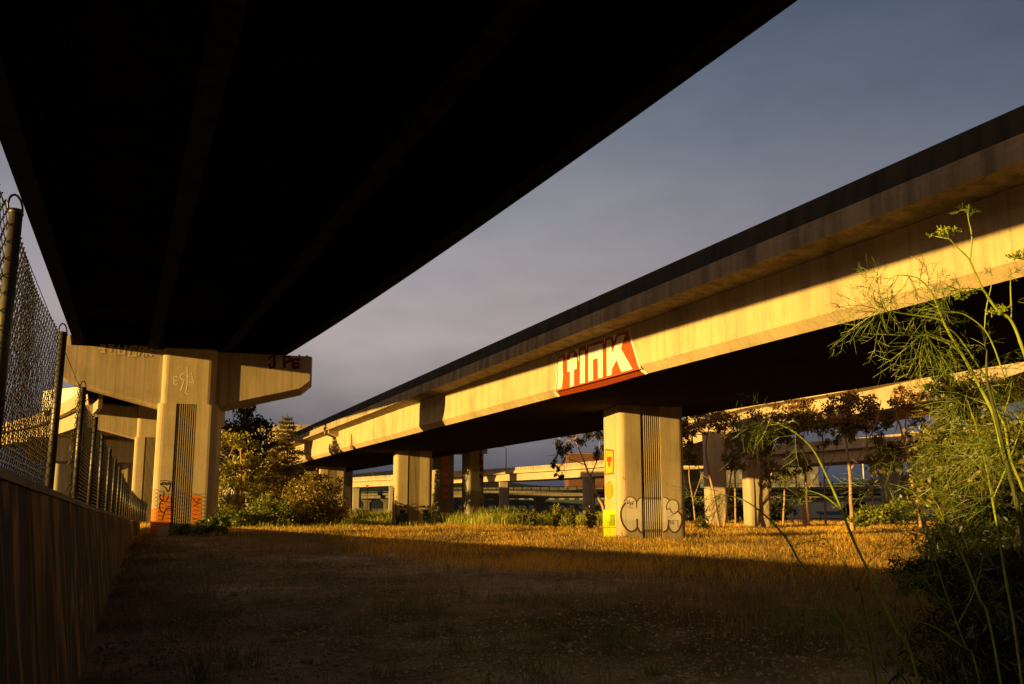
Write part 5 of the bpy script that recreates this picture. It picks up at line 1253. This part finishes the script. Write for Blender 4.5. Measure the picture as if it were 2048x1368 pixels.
fennel('small half dry fennel shoot leaning in the dark grass', 3.6,
       [[(1745, 1340, 5), (1731, 1290, 4.5), (1715, 1250, 3.4), (1707, 1230, 1.6)]], [(1709, 1234, -.4, -.8, .1, 1)], seed=69)
fennel('dark bending fennel branch low over the path side', 2.8,
       [[(1745, 1368, 6), (1700, 1300, 5.6), (1685, 1245, 5), (1650, 1222, 4), (1612, 1216, 2)]], [(1615, 1216, -.9, .2, .14, 2), (1660, 1226, -.4, -.6, .14, 2)], seed=70)
def bush(name, label, c, rad, n, leaf, mat, seed, lobes=9, stemr=.012, aspect=1.9):
    rng = np.random.default_rng(seed); c = np.array(c, float); g0 = float(gh(c[0], c[1])); t = thing(name, (c[0], c[1], g0), label, 'shrub')
    tb, mb = MB(), MB()
    for k in range(lobes):
        d = rng.normal(0, 1, 3); d /= np.linalg.norm(d); q = c + d * np.array(rad) * rng.uniform(.25, .8); q[2] = max(q[2], g0 + .12)
        V, Q_ = leaf_cloud(q, np.array(rad) * .5, n // lobes, leaf, rng, aspect=aspect); V[:, 2] = np.maximum(V[:, 2], g0 + .01); mb.bulk(V, Q_)
        b = np.array([c[0] + rng.normal(0, .1), c[1] + rng.normal(0, .1), g0 - .05])
        for j in range(3):
            e_ = q + rng.normal(0, .3, 3) * np.array(rad); tb.tube([b, (b + e_) / 2 + rng.normal(0, .08, 3), e_], [stemr, stemr * .6, stemr * .2], 5)
    tb.build('stem', 'bark_dark', t); mb.build('foliage', mat, t)
def W3(x, y, zc): return AT(x, y, zc)
bush('bush', 'tall yellow green leafy bush catching the sun at the right edge', W3(1985, 965, 10.5), (1.0, 1.0, 1.05), 17000, .045, 'yellow_shrub', 81, 18)
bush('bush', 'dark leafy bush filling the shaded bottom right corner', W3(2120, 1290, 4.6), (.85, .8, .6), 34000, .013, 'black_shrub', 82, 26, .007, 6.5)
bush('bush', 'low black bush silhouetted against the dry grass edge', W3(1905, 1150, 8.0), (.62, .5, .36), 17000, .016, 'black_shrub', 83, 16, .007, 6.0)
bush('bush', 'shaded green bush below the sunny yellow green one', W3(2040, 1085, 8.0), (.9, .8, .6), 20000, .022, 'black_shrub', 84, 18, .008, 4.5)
fennel('dark feathery fennel growth low in the bottom right corner', 3.1,
       [[(1960, 1368, 6), (1930, 1290, 5.5), (1900, 1210, 4.5), (1880, 1150, 3), (1868, 1110, 1.6)], [(1935, 1300, 5), (1870, 1255, 4), (1810, 1235, 2.6), (1780, 1232, 1.6)], [(1915, 1250, 4), (1950, 1180, 3.4), (1965, 1120, 2)]],
       [(1870, 1115, -.6, -.6, .2, 5), (1880, 1150, -.9, .1, .24, 6), (1785, 1232, -.9, .1, .2, 5), (1820, 1240, -.4, .7, .24, 5), (1962, 1125, .2, -.8, .2, 4), (1900, 1215, -.7, -.3, .26, 6), (1935, 1200, .6, -.3, .24, 5), (1850, 1250, -.5, .6, .26, 5), (1915, 1270, -.2, .8, .28, 5)], seed=71)
fennel('dry wispy fennel skeleton against the golden grass', 3.4,
       [[(1730, 1230, 4), (1712, 1180, 3.5), (1690, 1130, 2.6), (1668, 1100, 1.6), (1640, 1085, 1)], [(1712, 1180, 3), (1735, 1130, 2.4), (1760, 1105, 1.6), (1790, 1096, 1)], [(1722, 1210, 3), (1770, 1160, 2.4), (1830, 1120, 1.8), (1868, 1112, 1)]],
       [(1642, 1085, -.9, .2, .16, 3), (1670, 1102, -.4, -.6, .14, 2), (1790, 1096, .8, .1, .14, 3), (1700, 1140, -.7, .4, .18, 2), (1755, 1110, .2, -.8, .12, 2)], seed=72, mat='fennel_dark')

# ------------------------------------------------------------------ stones and litter
def stone(label, px, py, sz, seed, mat='rock', name='rock', cat='rock', flat=.55):
    rng = np.random.default_rng(seed); p = onZ(px, py, 0.0); p[2] = float(gh(p[0], p[1])); t = MB()
    n1, n2 = 7, 9; vs = []; ph = rng.uniform(0, 6, 6)
    for i in range(n1):
        th = pi * i / (n1 - 1)
        for j in range(n2):
            a = 2 * pi * j / n2; rr = sz * (1 + .22 * sin(2 * a + ph[0]) * sin(th) + .18 * sin(3 * a + ph[1] + 2 * th) + rng.normal(0, .06))
            vs.append((p[0] + rr * sin(th) * cos(a), p[1] + rr * sin(th) * sin(a) * .8, p[2] + sz * flat * .45 + rr * flat * cos(th)))
    fs = [(i * n2 + j, (i + 1) * n2 + j, (i + 1) * n2 + (j + 1) % n2, i * n2 + (j + 1) % n2) for i in range(n1 - 1) for j in range(n2)]
    o = t.add(vs, fs).build(name, mat); return tag(o, label, cat, 'broken stones on the gravel' if cat == 'rock' else None)
stone('largest broken concrete lump in the dark foreground gravel', 556, 1276, .13, 1)
stone('flat broken slab just left of the largest lump', 532, 1284, .10, 2, flat=.2)
stone('flat stone just right of the largest lump', 585, 1284, .09, 3, flat=.25)
stone('pale flat stone well right of the broken lumps', 642, 1277, .07, 4, flat=.3)
stone('long flat stone left of all the broken lumps', 424, 1294, .12, 5, flat=.12)
stone('dark stone on the gravel near the dry grass edge', 890, 1215, .10, 6)
stone('pale pebble on the gravel beside the dark stone', 915, 1205, .06, 7)
stone('stone by the wall foot, half in shadow', 300, 1125, .14, 8)
for i, (x_, y_, sz_, lb) in enumerate(((1010, 1190, .07, 'small pale stone right of the dark stone on the gravel'), (1062, 1178, .09, 'stone lying in the gravel where it meets the dull grass'), (760, 1236, .06, 'small lone stone in the middle of the bare track'),
        (470, 1190, .08, 'grey stone on the bare track, well left of its middle'), (615, 1330, .07, 'stone low in the picture below the broken lumps'), (690, 1160, .09, 'flat stone on the track in front of the crumpled bag'), (350, 1235, .07, 'stone between the wall and the long flat stone'), (840, 1300, .06, 'pebble in the dark grass right of the broken lumps'))):
    stone(lb, x_, y_, sz_, 20 + i, flat=.3 + .04 * i)
def scrap(label, px, py, sz, seed):
    rng = np.random.default_rng(seed); p = onZ(px, py, 0.0); p[2] = float(gh(p[0], p[1])) + .03; n = 6; vs = []
    for i in range(n):
        for j in range(n):
            vs.append((p[0] + (i / (n - 1) - .5) * sz + rng.normal(0, sz * .06), p[1] + (j / (n - 1) - .5) * sz * .7 + rng.normal(0, sz * .06), p[2] + abs(rng.normal(0, sz * .28)) + sz * .2 * (i / n)))
    fs = [(i * n + j, (i + 1) * n + j, (i + 1) * n + j + 1, i * n + j + 1) for i in range(n - 1) for j in range(n - 1)]
    tag(MB().add(vs, fs).build('litter_scrap', 'litter'), label, 'litter', 'scraps of litter')
scrap('crumpled white bag on the shaded grass in front of the brown thicket', 702, 1088, .42, 1)
scrap('flat pale scrap on the gravel right of the crumpled bag', 785, 1116, .24, 2)
scrap('small white scrap at the foot of the painted wall, upper one', 268, 1170, .05, 3)
scrap('small white scrap lower down beside the painted wall', 236, 1200, .05, 4)
